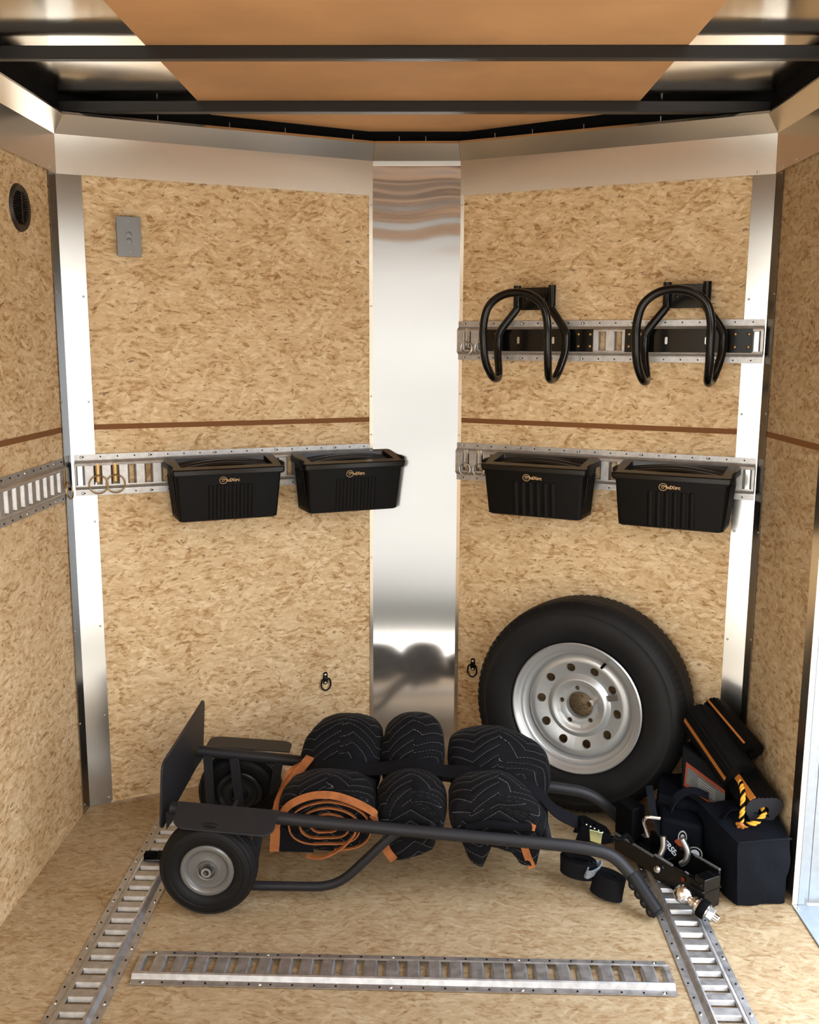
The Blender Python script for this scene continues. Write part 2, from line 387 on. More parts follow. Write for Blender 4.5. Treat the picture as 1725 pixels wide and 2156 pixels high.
def quilt():
    m = bpy.data.materials.new('quilted_moving_blanket'); m.use_nodes = True; t = m.node_tree; b = t.nodes['Principled BSDF']; L = t.links.new
    uvn = nd(t, 'ShaderNodeUVMap'); s = nd(t, 'ShaderNodeSeparateXYZ'); L(uvn.outputs[0], s.inputs[0])
    def mth(op, a, bb=None, c=None):
        n = nd(t, 'ShaderNodeMath', operation=op)
        for i, v in enumerate((a, bb, c)):
            if v is None: continue
            if isinstance(v, (int, float)): n.inputs[i].default_value = v
            else: L(v, n.inputs[i])
        return n.outputs[0]
    uu_, vv = s.outputs[0], s.outputs[1]
    tri = mth('PINGPONG', uu_, .075)
    h = mth('MULTIPLY_ADD', tri, .62, vv)
    q = mth('DIVIDE', h, .030); fr = mth('FRACT', q)
    d = mth('ABSOLUTE', mth('SUBTRACT', fr, .5))
    line = mth('LESS_THAN', d, .024)
    dash = mth('LESS_THAN', mth('FRACT', mth('MULTIPLY', uu_, 150)), .62)
    k = mth('MULTIPLY', line, dash)
    mixc = nd(t, 'ShaderNodeMix', data_type='RGBA'); L(k, mixc.inputs[0]); mixc.inputs[6].default_value = (.0045, .0045, .0056, 1); mixc.inputs[7].default_value = (.16, .165, .175, 1)
    L(mixc.outputs[2], b.inputs['Base Color'])
    b.inputs['Roughness'].default_value = .72; b.inputs['Specular IOR Level'].default_value = .09
    b.inputs['Sheen Weight'].default_value = .03
    puff = mth('SUBTRACT', 1, mth('POWER', mth('SUBTRACT', 1, mth('MULTIPLY', d, 2)), 3))
    n = nd(t, 'ShaderNodeTexNoise'); n.inputs['Scale'].default_value = 30; n.inputs['Detail'].default_value = 4
    tcn = nd(t, 'ShaderNodeTexCoord'); L(tcn.outputs['Object'], n.inputs['Vector'])
    hh = mth('ADD', mth('MULTIPLY', puff, .004), mth('MULTIPLY', n.outputs['Fac'], .006))
    bp = nd(t, 'ShaderNodeBump'); bp.inputs['Strength'].default_value = .8; bp.inputs['Distance'].default_value = 1; L(hh, bp.inputs['Height']); L(bp.outputs[0], b.inputs['Normal'])
    return m
M_quilt = quilt()

# ------------------------------------------------------------------ the room
LW, RW = -1.085, .985
P = [V((LW, 2.895, 0)), V((-.189, 3.31, 0)), V((.103, 3.305, 0)), V((RW, 2.88, 0))]
Y0 = .05           # open rear end of the trailer
DY0, DY1, DZ = 1.55, 2.43, 1.90     # side door
aL = math.atan2(P[1].y-P[0].y, P[1].x-P[0].x); aR = math.atan2(P[3].y-P[2].y, P[3].x-P[2].x); aC = math.atan2(P[2].y-P[1].y, P[2].x-P[1].x)
lenL = (P[1]-P[0]).length; lenR = (P[3]-P[2]).length; lenC = (P[2]-P[1]).length
base = [V((LW, Y0, 0))] + P + [V((RW, Y0, 0))]
def inset(d):
    """polyline of the five walls moved d into the room"""
    segs = []
    for a, b in zip(base[:-1], base[1:]):
        t = (b-a).normalized(); n = V((t.y, -t.x, 0)); segs.append((a+n*d, t))
    out = [segs[0][0]]
    for (p, t), (q, s) in zip(segs[:-1], segs[1:]):
        den = t.x*s.y - t.y*s.x; w_ = q-p; k = (w_.x*s.y - w_.y*s.x)/den; out.append(p+t*k)
    e = base[-1]; out.append(V((e.x-d, e.y, 0))); return out

bm = NB(); out_ = [(LW-.02, Y0), (LW-.02, 2.90), (-.20, 3.34), (.11, 3.335), (RW+.02, 2.89), (RW+.02, Y0)]
struct('floor', prism(bm, out_, -.02, 0), M_floor, smooth=False)
struct('wall_left', box(NB(), (LW-.012, Y0, 0), (LW, 2.895, 2.2)), M_wallL, smooth=False)
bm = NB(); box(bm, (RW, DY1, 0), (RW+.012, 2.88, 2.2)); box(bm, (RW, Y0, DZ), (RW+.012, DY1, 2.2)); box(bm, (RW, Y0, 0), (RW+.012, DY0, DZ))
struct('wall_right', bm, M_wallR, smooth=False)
struct('wall_front_left', box(NB(), (0, 0, 0), (lenL, .012, 2.2)), M_wallN, smooth=False, loc=P[0], rot=(0, 0, aL))
struct('wall_front_right', box(NB(), (0, 0, 0), (lenR, .012, 2.2)), M_wallN, smooth=False, loc=P[2], rot=(0, 0, aR))
struct('wall_front_centre', box(NB(), (-.01, .003, 0), (lenC+.01, .012, 2.2)), M_dark, smooth=False, loc=P[1], rot=(0, 0, aC))
struct('ceiling', prism(NB(), [(x, y) for x, y in out_], 2.166, 2.19), M_roof, smooth=False)
# exterior skin behind the panels keeps daylight out
bm = NB()
for (xa, ya), (xb, yb) in zip(out_[:-2], out_[1:-1]):
    d = V((xb-xa, yb-ya, 0)).normalized(); n = V((-d.y, d.x, 0))*.03
    a, b = V((xa, ya, 0)), V((xb, yb, 0))
    hexa(bm, [a+n*.4-V((0,0,.02)), b+n*.4-V((0,0,.02)), b+n-V((0,0,.02)), a+n-V((0,0,.02)), a+n*.4+V((0,0,2.22)), b+n*.4+V((0,0,2.22)), b+n+V((0,0,2.22)), a+n+V((0,0,2.22))])
struct('wall_exterior_skin', bm, M_white, smooth=False)

# luan sheet down the middle of the ceiling
o = struct('ceiling_panel', prism(NB(), [(-.662, Y0), (.597, Y0), (.59, 3.01), (.12, 3.29), (-.20, 3.29), (-.662, 3.06)], 2.153, 2.160), M_luan, smooth=False)

# brown seam between upper and lower panels
bm = NB()
box(bm, (0, -.0012, 1.213), (lenL, .001, 1.229))
struct('trim_1', bm, M_gap, smooth=False, loc=P[0], rot=(0, 0, aL))
struct('trim_2', box(NB(), (0, -.0012, 1.213), (lenR, .001, 1.229)), M_gap, smooth=False, loc=P[2], rot=(0, 0, aR))
struct('trim_3', box(NB(), (LW-.001, Y0, 1.211), (LW+.0012, 2.84, 1.227)), M_gap, smooth=False)
struct('trim_4', box(NB(), (RW-.0012, DY1, 1.214), (RW+.001, 2.83, 1.230)), M_gap, smooth=False)

def screws(parent, pts, nrm, r=.0035, m=None):
    for p in pts:
        b_ = NB(); dome(b_, (0, 0, 0), r, r*.6, nrm, 10); obj('screw', b_, m or M_steel, parent, loc=p)

# vertical corner trims
def vcorner(name, loc, rot, legs, z1, mt, sc):
    b_ = NB()
    (ax, ay), (bx, by), (cx_, cy_) = legs
    quad(b_, [(ax, ay, 0), (bx, by, 0), (bx, by, z1), (ax, ay, z1)]); quad(b_, [(bx, by, 0), (cx_, cy_, 0), (cx_, cy_, z1), (bx, by, z1)])
    bmesh.ops.remove_doubles(b_, verts=b_.verts, dist=1e-5)
    o = struct(name, b_, mt, smooth=False, solid=.0016, loc=loc, rot=rot)
    return o
i4 = inset(.004)
sideL = V((LW+.004, 2.838, 0)); sideR = V((RW-.004, 2.822, 0))
tL = (P[1]-P[0]).normalized(); tR = (P[3]-P[2]).normalized()
nL_ = V((tL.y, -tL.x, 0)); nR_ = V((tR.y, -tR.x, 0))
t5 = vcorner('trim_5', (0, 0, 0), (0, 0, 0), [sideL.xy, i4[1].xy, (P[0]+tL*.074+nL_*.003).xy], 1.957, M_alu, None)
t6 = vcorner('trim_6', (0, 0, 0), (0, 0, 0), [(P[3]-tR*.066+nR_*.003).xy, i4[4].xy, sideR.xy], 1.957, M_alu, None)
screws(t5, [P[0]+tL*.063+nL_*.004+V((0, 0, z)) for z in (1.609, 1.298, .93, .596, .3, .02)], nL_)
screws(t5, [V((LW+.005, 2.846, z)) for z in (1.62, 1.30, .95, .6, .3, .03)], (1, 0, 0))
screws(t6, [P[3]-tR*.056+nR_*.004+V((0, 0, z)) for z in (1.608, 1.274, .92, .58, .3)], nR_)
screws(t6, [V((RW-.005, 2.83, z)) for z in (1.62, 1.28, .93, .6)], (-1, 0, 0))
# centre column sheet with its narrow side flanges
b_ = NB(); off = .0035
c0 = P[1]+nL_*off*.6-tL*.013; c1 = i4[2]; c2 = i4[3]; c3 = P[2]+nR_*off*.6+tR*.013
N = 1
for a, b in ((c0, c1), (c2, c3)): quad(b_, [(a.x, a.y, 0), (b.x, b.y, 0), (b.x, b.y, 2.06), (a.x, a.y, 2.06)])
t7 = struct('trim_7', b_, M_cove, smooth=False, solid=.0016)
screws(t7, [c0+tL*.006+nL_*.002+V((0, 0, z)) for z in (2.045, 1.925, 1.60, 1.30, 1.17, .74, .35)], nL_, .003)
screws(t7, [c3-tR*.006+nR_*.002+V((0, 0, z)) for z in (2.045, 1.925, 1.62, 1.31, 1.17, .74, .35)], nR_, .003)
b_ = NB(); quad(b_, [(c1.x, c1.y, 0), (c2.x, c2.y, 0), (c2.x, c2.y, 2.063), (c1.x, c1.y, 2.063)])
struct('trim_8', b_, M_col, smooth=False, solid=.0016)

# cove trim round the top of the walls: flat leg, then a leg leaning into the room
iA, iB, iC = inset(.0065), inset(.0075), inset(.045)
zA, zB, zC = 1.955, 2.064, 2.111
def cove(name, k, lo=0, hi=0, z0=zA):
    def L_(pl, t): return pl[k] + (pl[k+1]-pl[k])*t
    b_ = NB(); a0, a1 = L_(iA, lo), L_(iA, 1-hi); b0, b1 = L_(iB, lo), L_(iB, 1-hi); d0, d1 = L_(iC, lo), L_(iC, 1-hi)
    vs = [b_.verts.new((p.x, p.y, z)) for p, z in [(a0, z0), (a1, z0), (b0, zB), (b1, zB), (d0, zC), (d1, zC)]]
    b_.faces.new([vs[0], vs[1], vs[3], vs[2]]); b_.faces.new([vs[2], vs[3], vs[5], vs[4]])
    # narrow return lip at the top
    e0, e1 = L_(inset(.040), lo), L_(inset(.040), 1-hi)
    v6, v7 = b_.verts.new((e0.x, e0.y, zC+.008)), b_.verts.new((e1.x, e1.y, zC+.008)); b_.faces.new([vs[4], vs[5], v7, v6])
    return struct(name, b_, M_cove, smooth=False, solid=.0016)
cv = [cove('trim_9', 0), cove('trim_10', 1), cove('trim_11', 2, .004, .004, 2.05), cove('trim_12', 3), cove('trim_13', 4)]
screws(cv[1], [P[0]+tL*.062+nL_*.008+V((0, 0, 1.962))], nL_, .004)
screws(cv[3], [P[3]-tR*.052+nR_*.008+V((0, 0, 1.962))], nR_, .004)
screws(cv[0], [V((LW+.0075, 2.845, 1.965))], (1, 0, 0), .004)
screws(cv[4], [V((RW-.0075, 2.82, 1.965)), V((RW-.0075, 2.72, 1.965))], (-1, 0, 0), .004)
# black header rail above the cove
b_ = NB(); h0, h1 = inset(.001), inset(.03)
for k in range(5):
    if k in (0, 4): A = [h0[k], h0[k+1], h1[k+1], h1[k]]
    else: A = [h0[k], h0[k+1], inset(.006)[k+1], inset(.006)[k]]
    hexa(b_, [V((p.x, p.y, 2.085 if k not in (0, 4) else 2.118)) for p in A] + [V((p.x, p.y, 2.166)) for p in A])
hd = struct('trim_14', b_, M_dark, smooth=False)
for k, ts in ((1, (.30, .52, .70, .93)), (2, (.3, .6)), (3, (.12, .25, .42, .66))):
    a, b = inset(.008)[k], inset(.008)[k+1]
    for t_ in ts:
        p = a + (b-a)*t_; b2 = NB(); cyl(b2, (p.x, p.y, 2.118), (p.x, p.y, 2.14), .0012, 6); obj('screw', b2, M_steel, hd)
# roof bows
for n_, (ya, yb) in enumerate([(2.888, 2.922), (2.375, 2.40), (1.86, 1.885), (1.35, 1.375), (.84, .865), (.33, .355)]):
    yq = ya
    hw = LW if True else 0
    b_ = NB(); box(b_, (LW+.002, ya, 2.123), (RW-.002, yb, 2.1525))
    if n_ > 1: b_.free(); b_ = NB(); box(b_, (LW+.002, ya, 2.123), (RW-.002, yb, 2.1525))
    o = obj('roof_bow', b_, M_beam, bevel=.002)
    tag(o, ['black steel roof bow close to the front walls, right above the metal cove', 'black steel roof bow crossing the ceiling nearest the top of the photo'][n_] if n_ < 2 else 'black steel roof bow across the ceiling behind the camera', 'roof beam', 'roof bows')
    o['kind'] = 'structure' if n_ > 1 else 'thing'
    if n_ <= 1: del o['kind']

# side door: jamb, sill, open door leaf edge, outside ground
b_ = NB(); box(b_, (RW-.003, DY1-.045, 0), (RW+.012, DY1+.004, DZ)); struct('trim_15', b_, M_cove, smooth=False, bevel=.001)
b_ = NB(); box(b_, (RW+.0125, DY1-.045, -.01), (RW+.03, DY1-.02, DZ)); box(b_, (RW+.03, DY1-.03, -.01), (RW+.045, DY1, DZ))
struct('trim_16', b_, M_sill, smooth=False, bevel=.001)
b_ = NB(); box(b_, (RW-.002, DY0, -.004), (RW+.10, DY1-.046, .004)); box(b_, (RW+.10, DY0, -.03), (RW+.12, DY1-.046, .002))
o = struct('trim_17', b_, M_sill, smooth=False, bevel=.001)
screws(o, [V((RW+.008, 2.37, .004)), V((RW+.008, 2.1, .004))], (0, 0, 1), .004)
o = tag(obj('door_hinge', box(NB(), (RW+.046, DY1-.030, .0), (RW+.105, DY1-.026, DZ)), M_sill, bevel=.001), 'pale metal hinge strip beside the open side doorway at the right edge', 'hinge')
for z in [i*.062+.03 for i in range(24)]:
    b_ = NB(); cyl(b_, (RW+.115, DY1-.03, z), (RW+.115, DY1-.03, z+.058), .008, 12); obj('hinge_knuckle', b_, M_steel, o)
    if z < 1.2:
        for dz in (.015, .04):
            b_ = NB(); dome(b_, (RW+.078, DY1-.030, z+dz), .004, .001, (0, -1, 0), 8); obj('rivet', b_, M_box, o)
struct('door_1', box(NB(), (RW+.125, DY1-.03, -.02), (RW+.165, DY1+.75, DZ)), M_sill, smooth=False, bevel=.002)
struct('ground', box(NB(), (-30, -30, -.62), (30, 30, -.55)), M_gravel, smooth=False)

# ------------------------------------------------------------------ E-track rails
def e_track(name, label, L, slots, loc, rot, group=None, screw_x=None, end_caps=True):
    root = thing(name, label, 'cargo track', loc, rot, group)
    b_ = NB(); W_ = .127; hz = .0125
    prof = [(0, .002), (.016, .002), (.019, .0015), (.0265, .012), (.030, .0135), (.034, .0125)]
    prof = prof + [(W_-a, h) for a, h in prof[::-1]]
    for (z0, h0_), (z1, h1_) in zip(prof[:-1], prof[1:]):
        if abs(z0-.034) < 1e-6: continue
        quad(b_, [(0, -h0_, z0), (L, -h0_, z0), (L, -h1_, z1), (0, -h1_, z1)])
    z0, z1 = .034, .093
    xs = [(0, hz)]
    for c in slots:
        xs += [(c-.0135, hz), (c-.0120, hz*.88), (c-.0078, .003), 'gap', (c+.0078, .003), (c+.0120, hz*.88), (c+.0135, hz)]
    xs += [(L, hz)]
    for a, b in zip(xs[:-1], xs[1:]):
        if a == 'gap' or b == 'gap': continue
        a0, b0 = min(max(a[0], 0), L), min(max(b[0], 0), L)
        if b0-a0 < 1e-5: continue
        quad(b_, [(a0, -a[1], z0), (b0, -b[1], z0), (b0, -b[1], z1), (a0, -a[1], z1)])
    bmesh.ops.remove_doubles(b_, verts=b_.verts, dist=1e-6)
    hb = NB(); x = .0254
    nf = len(b_.faces)
    while x < L-.01:
        for z in (.008, W_-.008):
            f_ = b_.faces.new([b_.verts.new((x+.0023*math.cos(k*PI/4), -.0036, z+.0023*math.sin(k*PI/4))) for k in range(8)]); f_.material_index = 1
        x += .0508
    hb.free(); obj('rail', b_, [M_galv, M_dark], root, solid=.0018, smooth=False)
    for sx_ in (screw_x or [.02 + .2032*i for i in range(int(L/.2032)+1)]):
        if sx_ > L: continue
        for z in (.008, W_-.008):
            b2 = NB(); dome(b2, (0, 0, 0), .0045, .003, (0, -1, 0), 10); obj('screw', b2, M_steel, root, loc=(sx_, -.003, z))
    return root
ZT = 1.012
def S(st, n): return [st+.0508*i for i in range(n)]
e_track('e_track', 'grey slotted steel track on the left front wall behind two black bins', lenL-.012-.012, [s-.012 for s in S(.027, 19)], tuple(P[0]+tL*.012+nL_*.004+V((0, 0, ZT))), (0, 0, aL), 'wall tracks')
e_track('e_track', 'grey slotted steel track on the right front wall behind two black bins', .972, S(.037, 19), tuple(P[2]+nR_*.004+V((0, 0, 1.018))), (0, 0, aR), 'wall tracks')
e_track('e_track', 'grey slotted steel track on the right front wall behind the tubular racks', .972, S(.037, 19), tuple(P[2]+nR_*.004+V((0, 0, 1.424))), (0, 0, aR), 'wall tracks')
e_track('e_track', 'slotted steel track along the left side wall, at the left edge', 2.83-.3, [2.405-.0508*i-.3 for i in range(40, -9, -1)], (LW+.001, .3, ZT-.004), (0, 0, PI/2), 'wall tracks')
FR = (-PI/2, 0, 0)
def floor_rot(rz): return (Matrix.Rotation(rz, 4, 'Z') @ Matrix.Rotation(-PI/2, 4, 'X')).to_euler()
e_track('e_track', 'steel slotted track set lengthwise in the floor under the left wheel of the hand truck', 2.82-.3, [2.5013-.0508*i-.3 for i in range(43, -7, -1)], (-.7746+.0635, .3, .001), floor_rot(PI/2), 'floor tracks')
e_track('e_track', 'steel slotted track set lengthwise in the floor ending at the ball hitch', 2.75-.3, [2.2739-.0508*i-.3 for i in range(38, -9, -1)], (.6742+.0635, .3, .001), floor_rot(PI/2), 'floor tracks')
e_track('e_track', 'short bright steel slotted track lying crosswise on the floor in front', 1.27, [.0254+.0508*i for i in range(25)], (-.6859, 2.0162, .001), floor_rot(-.007), 'floor tracks', screw_x=[.03, .305, .61, .915, 1.24])

# ------------------------------------------------------------------ wall fittings
def on_wall(o, which, s, z, off=0):
    if which == 'L': p = P[0]+tL*s+nL_*off; a = aL
    elif which == 'R': p = P[2]+tR*s+nR_*off; a = aR
    o.location = (p.x, p.y, z); o.rotation_euler = (0, 0, a); return o
struct('baseboard_left', box(NB(), (.07, -.007, 0), (lenL, -.0002, .005)), M_cove, smooth=False, loc=P[0], rot=(0, 0, aL))
# junction box cover
t = thing('switch_box', 'grey metal box cover on the upper left front wall', 'box cover'); on_wall(t, 'L', .199, 1.786)
b_ = NB(); prism(b_, rrect(-.033, -.054, .033, .054, .003), -.020, 0, 'y'); obj('box_body', b_, M_box, t, bevel=.0015)
b_ = NB(); prism(b_, rrect(-.035, -.058, .035, .058, .004), -.023, -.0205, 'y'); obj('cover_plate', b_, M_box, t, bevel=.001)
for z in (-.045, .045): b_ = NB(); dome(b_, (0, -.023, z), .003, .002, (0, -1, 0), 8); obj('screw', b_, M_steel, t)
for z in (-.012, .006): b_ = NB(); dome(b_, (0, -.023, z), .009, .0012, (0, -1, 0), 16); obj('knockout', b_, M_box, t)
# round vent on the left wall
t = thing('air_vent', 'round dark slatted vent high on the left side wall', 'vent', (LW, 2.632, 1.824), (0, 0, PI/2))
b_ = NB(); lathe(b_, [(0, -.003), (.040, -.003), (.058, -.008), (.062, -.002), (.062, 0)], 40); obj('vent_body', b_, M_vent, t)
for i in range(13):
    z = -.039+i*.0065; hw = math.sqrt(max(0, .043**2-z*z))
    if hw > .01: b_ = NB(); box(b_, (-hw, -.0085, z-.0014), (hw, -.003, z+.0014)); obj('slat', b_, M_dark, t)
b_ = NB(); box(b_, (-.002, -.009, -.04), (.002, -.003, .04)); obj('centre_bar', b_, M_vent, t)
# black lashing rings
for which, s, z, lab in [('L', .807, .310, 'small black lashing ring low on the left front wall'), ('R', .070, .352, 'small black lashing ring beside the spare tyre')]:
    t = thing('lashing_ring', lab, 'lashing ring', group='wall lashing rings'); on_wall(t, which, s, z)
    b_ = NB(); prism(b_, rrect(-.0085, -.012, .0085, .034, .008), -.003, 0, 'y'); prism(b_, rrect(-.007, .004, .007, .014, .003), -.010, -.002, 'y'); obj('clip', b_, M_gloss, t, bevel=.001)
    for zz in (.023, -.006): b_ = NB(); dome(b_, (0, -.003, zz), .0055, .003, (0, -1, 0), 12); obj('screw', b_, M_steel, t)
    pth = smooth_path([(-.012, -.007, .010), (-.0165, -.008, -.002), (-.0155, -.008, -.020), (0, -.008, -.032), (.0155, -.008, -.020), (.0165, -.008, -.002), (.012, -.007, .010)], 6)
    b_ = NB(); tube(b_, pth, .0028, 8, True); obj('ring', b_, M_gloss, t)
# E-track ring fittings
def fitting(lab, m, ringr, ringtilt=0, group=None):
    t = thing('ring_fitting', lab, 'ring fitting', group=group)
    b_ = NB(); box(b_, (-.007, -.014, -.030), (-.0045, .008, .030)); box(b_, (.0045, -.014, -.030), (.007, .008, .030))
    box(b_, (-.007, .002, -.03), (.007, .006, .03)); obj('clip_body', b_, m, t, bevel=.001)
    b_ = NB(); prism(b_, [(-.004, .028), (.004, .028), (.003, -.028), (-.003, -.028)], -.016, -.012, 'y'); cyl(b_, (-.009, -.010, -.012), (.009, -.010, -.012), .003, 8); obj('spring_plate', b_, m, t)
    b_ = NB(); pts = [(ringr*math.cos(a), -.019-ringtilt*(1-math.sin(a))*.5, -.036+ringr*math.sin(a)) for a in [2*PI*i/32 for i in range(32)]]
    tube(b_, pts, .0024, 8, True); obj('ring', b_, m, t)
    return t
zf = 1.083
for s, lab in ((.0778, 'brass coloured ring fitting on the left front wall track, the one nearer the corner'), (.1286, 'brass coloured ring fitting on the left front wall track, the one nearer the bins')):
    on_wall(fitting(lab, M_brass, .0275, 0, 'brass ring fittings'), 'L', s, zf, .004)
t = fitting('brass coloured ring fitting in the corner end of the left side wall track', M_brass, .024, .01, 'brass ring fittings'); t.location = (LW+.001, 2.812, ZT+.066); t.rotation_euler = (0, 0, PI/2)
for z, nm in ((1.018+.0635, 'lower'), (1.424+.0635, 'upper')):
    for s, w2 in ((.037, 'beside the centre column'), (.0878, 'next to the ' + ('bin' if nm == 'lower' else 'rack tube'))):
        on_wall(fitting('silver ring fitting in the %s right wall track, %s' % (nm, w2), M_steel, .020, 0, 'silver ring fittings'), 'R', s, z+.012, .004)

# ------------------------------------------------------------------ storage bins
def storage_bin(label):
    t = thing('storage_bin', label, 'storage bin', group='black bins hooked on the wall tracks')
    # local: x along wall, -y into the room, z up; z=0 is the top back edge
    W_, D0, D1, H = .172, -.024, -.168, .19
    b_ = NB()
    def ring(z, wx, y0, y1, r=.010, n=3): return [b_.verts.new((x, y, z)) for x, y in rrect(-wx, y1, wx, y0, r, n)]
    rs = [ring(-.030, W_-.006, D0, D1-.003), ring(-.19, .154, D0, -.150), ring(-.194, .148, D0-.004, -.145), ring(-.186, .146, D0-.006, -.143), ring(-.034, W_-.010, D0-.004, D1+.001)]
    for A, B in zip(rs[:-1], rs[1:]):
        for i in range(len(A)): b_.faces.new([A[i], A[(i+1) % len(A)], B[(i+1) % len(A)], B[i]])
    b_.faces.new(rs[3])
    obj('body', b_, M_plastic, t, angle=40)
    # rim under the lid
    b_ = NB(); A = [(x, y, -.036) for x, y in rrect(-W_, D1-.005, W_, D0, .012, 3)]; 
    z_of = lambda y: -.006 - (-(y)-.024)*.16
    lo = [b_.verts.new((x, y, z_of(y)-.022)) for x, y in rrect(-W_, D1-.005, W_, D0, .012, 3)]; hi = [b_.verts.new((x, y, z_of(y)-.014)) for x, y in rrect(-W_-.001, D1-.006, W_+.001, D0, .012, 3)]
    n = len(lo)
    for i in range(n): b_.faces.new([lo[i], lo[(i+1) % n], hi[(i+1) % n], hi[i]])
    b_.faces.new(lo); b_.faces.new(hi)
    obj('rim', b_, M_plastic, t)
    # lid: outer frame with sunk, ribbed middle
    def lidring(wx, y0, y1, dz, r): return [b_.verts.new((x, y, z_of(y)+dz)) for x, y in rrect(-wx, y1, wx, y0, r, 3)]
    b_ = NB()
    rs = [lidring(W_+.003, D0, D1-.008, -.016, .012), lidring(W_+.004, D0, D1-.009, -.003, .012), lidring(W_+.001, D0-.003, D1-.006, 0, .011), lidring(W_-.028, D0-.022, D1+.024, 0, .005), lidring(W_-.031, D0-.025, D1+.027, -.018, .004)]
    for A, B in zip(rs[:-1], rs[1:]):
        for i in range(len(A)): b_.faces.new([A[i], A[(i+1) % len(A)], B[(i+1) % len(A)], B[i]])
    b_.faces.new(rs[-1]); b_.faces.new(rs[0][::-1])
    lid = obj('lid', b_, M_lid, t, angle=30)
    for yy, hgt in ((-.060, .012), (-.088, .016), (-.116, .016)):
        b_ = NB(); pth = [(-.140+.28*k/16, yy-.006*math.sin(PI*k/16)*0, z_of(yy)-.014+hgt*math.sin(PI*k/16)) for k in range(17)]
        sweep(b_, pth, [(-.004, -.009), (.003, -.006), (.003, .006), (-.004, .009)], hint=(0, 1, 0)); obj('lid_rib', b_, M_lid, lid)
    for sx_ in (-1, 1):   # end clips
        b_ = NB(); box(b_, (sx_*(W_+.002)-.004, -.150, -.052), (sx_*(W_+.002)+.006*1, -.128, -.020)); box(b_, (sx_*(W_+.003)-.004, -.135, -.034), (sx_*(W_+.003)+.004, -.035, -.018)); obj('latch', b_, M_plastic, t, bevel=.002)
        b_ = NB()
        for k in range(5):
            y = -.052-.020*k; xt, xb = sx_*(W_-.005), sx_*(.154)
            hexa(b_, [V((xb, y-.005, -.18)), V((xb+sx_*.003, y-.005, -.18)), V((xb+sx_*.003, y+.003, -.18)), V((xb, y+.003, -.18)), V((xt-sx_*.001, y-.005, -.055)), V((xt+sx_*.003, y-.005, -.055)), V((xt+sx_*.003, y+.003, -.055)), V((xt-sx_*.001, y+.003, -.055))])
        obj('end_ribs', b_, M_plastic, t, bevel=.001)
    # front: slightly raised panel with six vertical ribs
    def fy(z): return -.171+(-z-.03)*(.021/.16)
    b_ = NB()
    x0, x1 = -.068, .074
    for k in range(6):
        xc = x0+.010+k*(x1-x0-.02)/5
        sec = [(xc-.0085, .0008), (xc-.0055, -.0040), (xc+.0055, -.0040), (xc+.0085, .0008)]
        top = [b_.verts.new((x, fy(-.082)+d, -.082)) for x, d in sec]; bot = [b_.verts.new((x, fy(-.188)+d, -.188)) for x, d in sec]
        for i in range(3): b_.faces.new([top[i], top[i+1], bot[i+1], bot[i]])
        b_.faces.new(top)
    obj('front_ribs', b_, M_plastic, t, angle=60)
    # gold print: round mark and word
    rx = -.020
    b_ = NB(); zc = -.067; pts = [(rx+.0115*math.cos(a), fy(zc)-.0012, zc+.0105*math.sin(a)) for a in [2*PI*i/28 for i in range(28)]]
    tube(b_, pts, .0008, 6, True)
    tube(b_, [(rx-.004, fy(zc)-.0013, zc-.0035), (rx-.001, fy(zc)-.0013, zc+.004), (rx+.003, fy(zc)-.0013, zc-.004), (rx-.003, fy(zc)-.0013, zc-.004)], .0008, 6)
    tube(b_, smooth_path([(rx-.007, fy(zc)-.0013, zc+.002), (rx, fy(zc)-.0013, zc+.0055), (rx+.009, fy(zc)-.0013, zc+.002), (rx+.001, fy(zc)-.0013, zc+.001)], 5), .0008, 6)
    bt = text_mesh('ndXtrc', .0145, .0003, 'LEFT'); bmesh.ops.rotate(bt, verts=bt.verts, cent=(0, 0, 0), matrix=Matrix.Rotation(PI/2+.12, 3, 'X')); bmesh.ops.translate(bt, verts=bt.verts, vec=(rx+.009, fy(zc)-.0015, zc-.0045))
    me_ = bpy.data.meshes.new('x'); bt.to_mesh(me_); bt.free(); b_.from_mesh(me_)
    obj('logo', b_, M_logo, t, smooth=False, label='tan printed round mark and lettering')
    # hooks that hang it on the track
    for sx_ in (-.10, .10): b_ = NB(); box(b_, (sx_-.006, -.028, -.11), (sx_+.006, -.004, -.03)); obj('hook', b_, M_plastic, t, bevel=.001)
    return t
b0 = storage_bin('black lidded bin on the left front wall, the one nearer the brass rings')
on_wall(b0, 'L', .449, 1.128)
spots = [('L', .862, 1.128, 'black lidded bin whose right end overlaps the shiny centre column'), ('R', .331, 1.130, 'black lidded bin on the right front wall, next to the silver ring fittings'), ('R', .757, 1.130, 'black lidded bin furthest right on the right front wall, below the right-hand tubular rack')]
for which, s, z, lab in spots:
    c = copy_tree(b0); c['label'] = lab; on_wall(c, which, s, z)

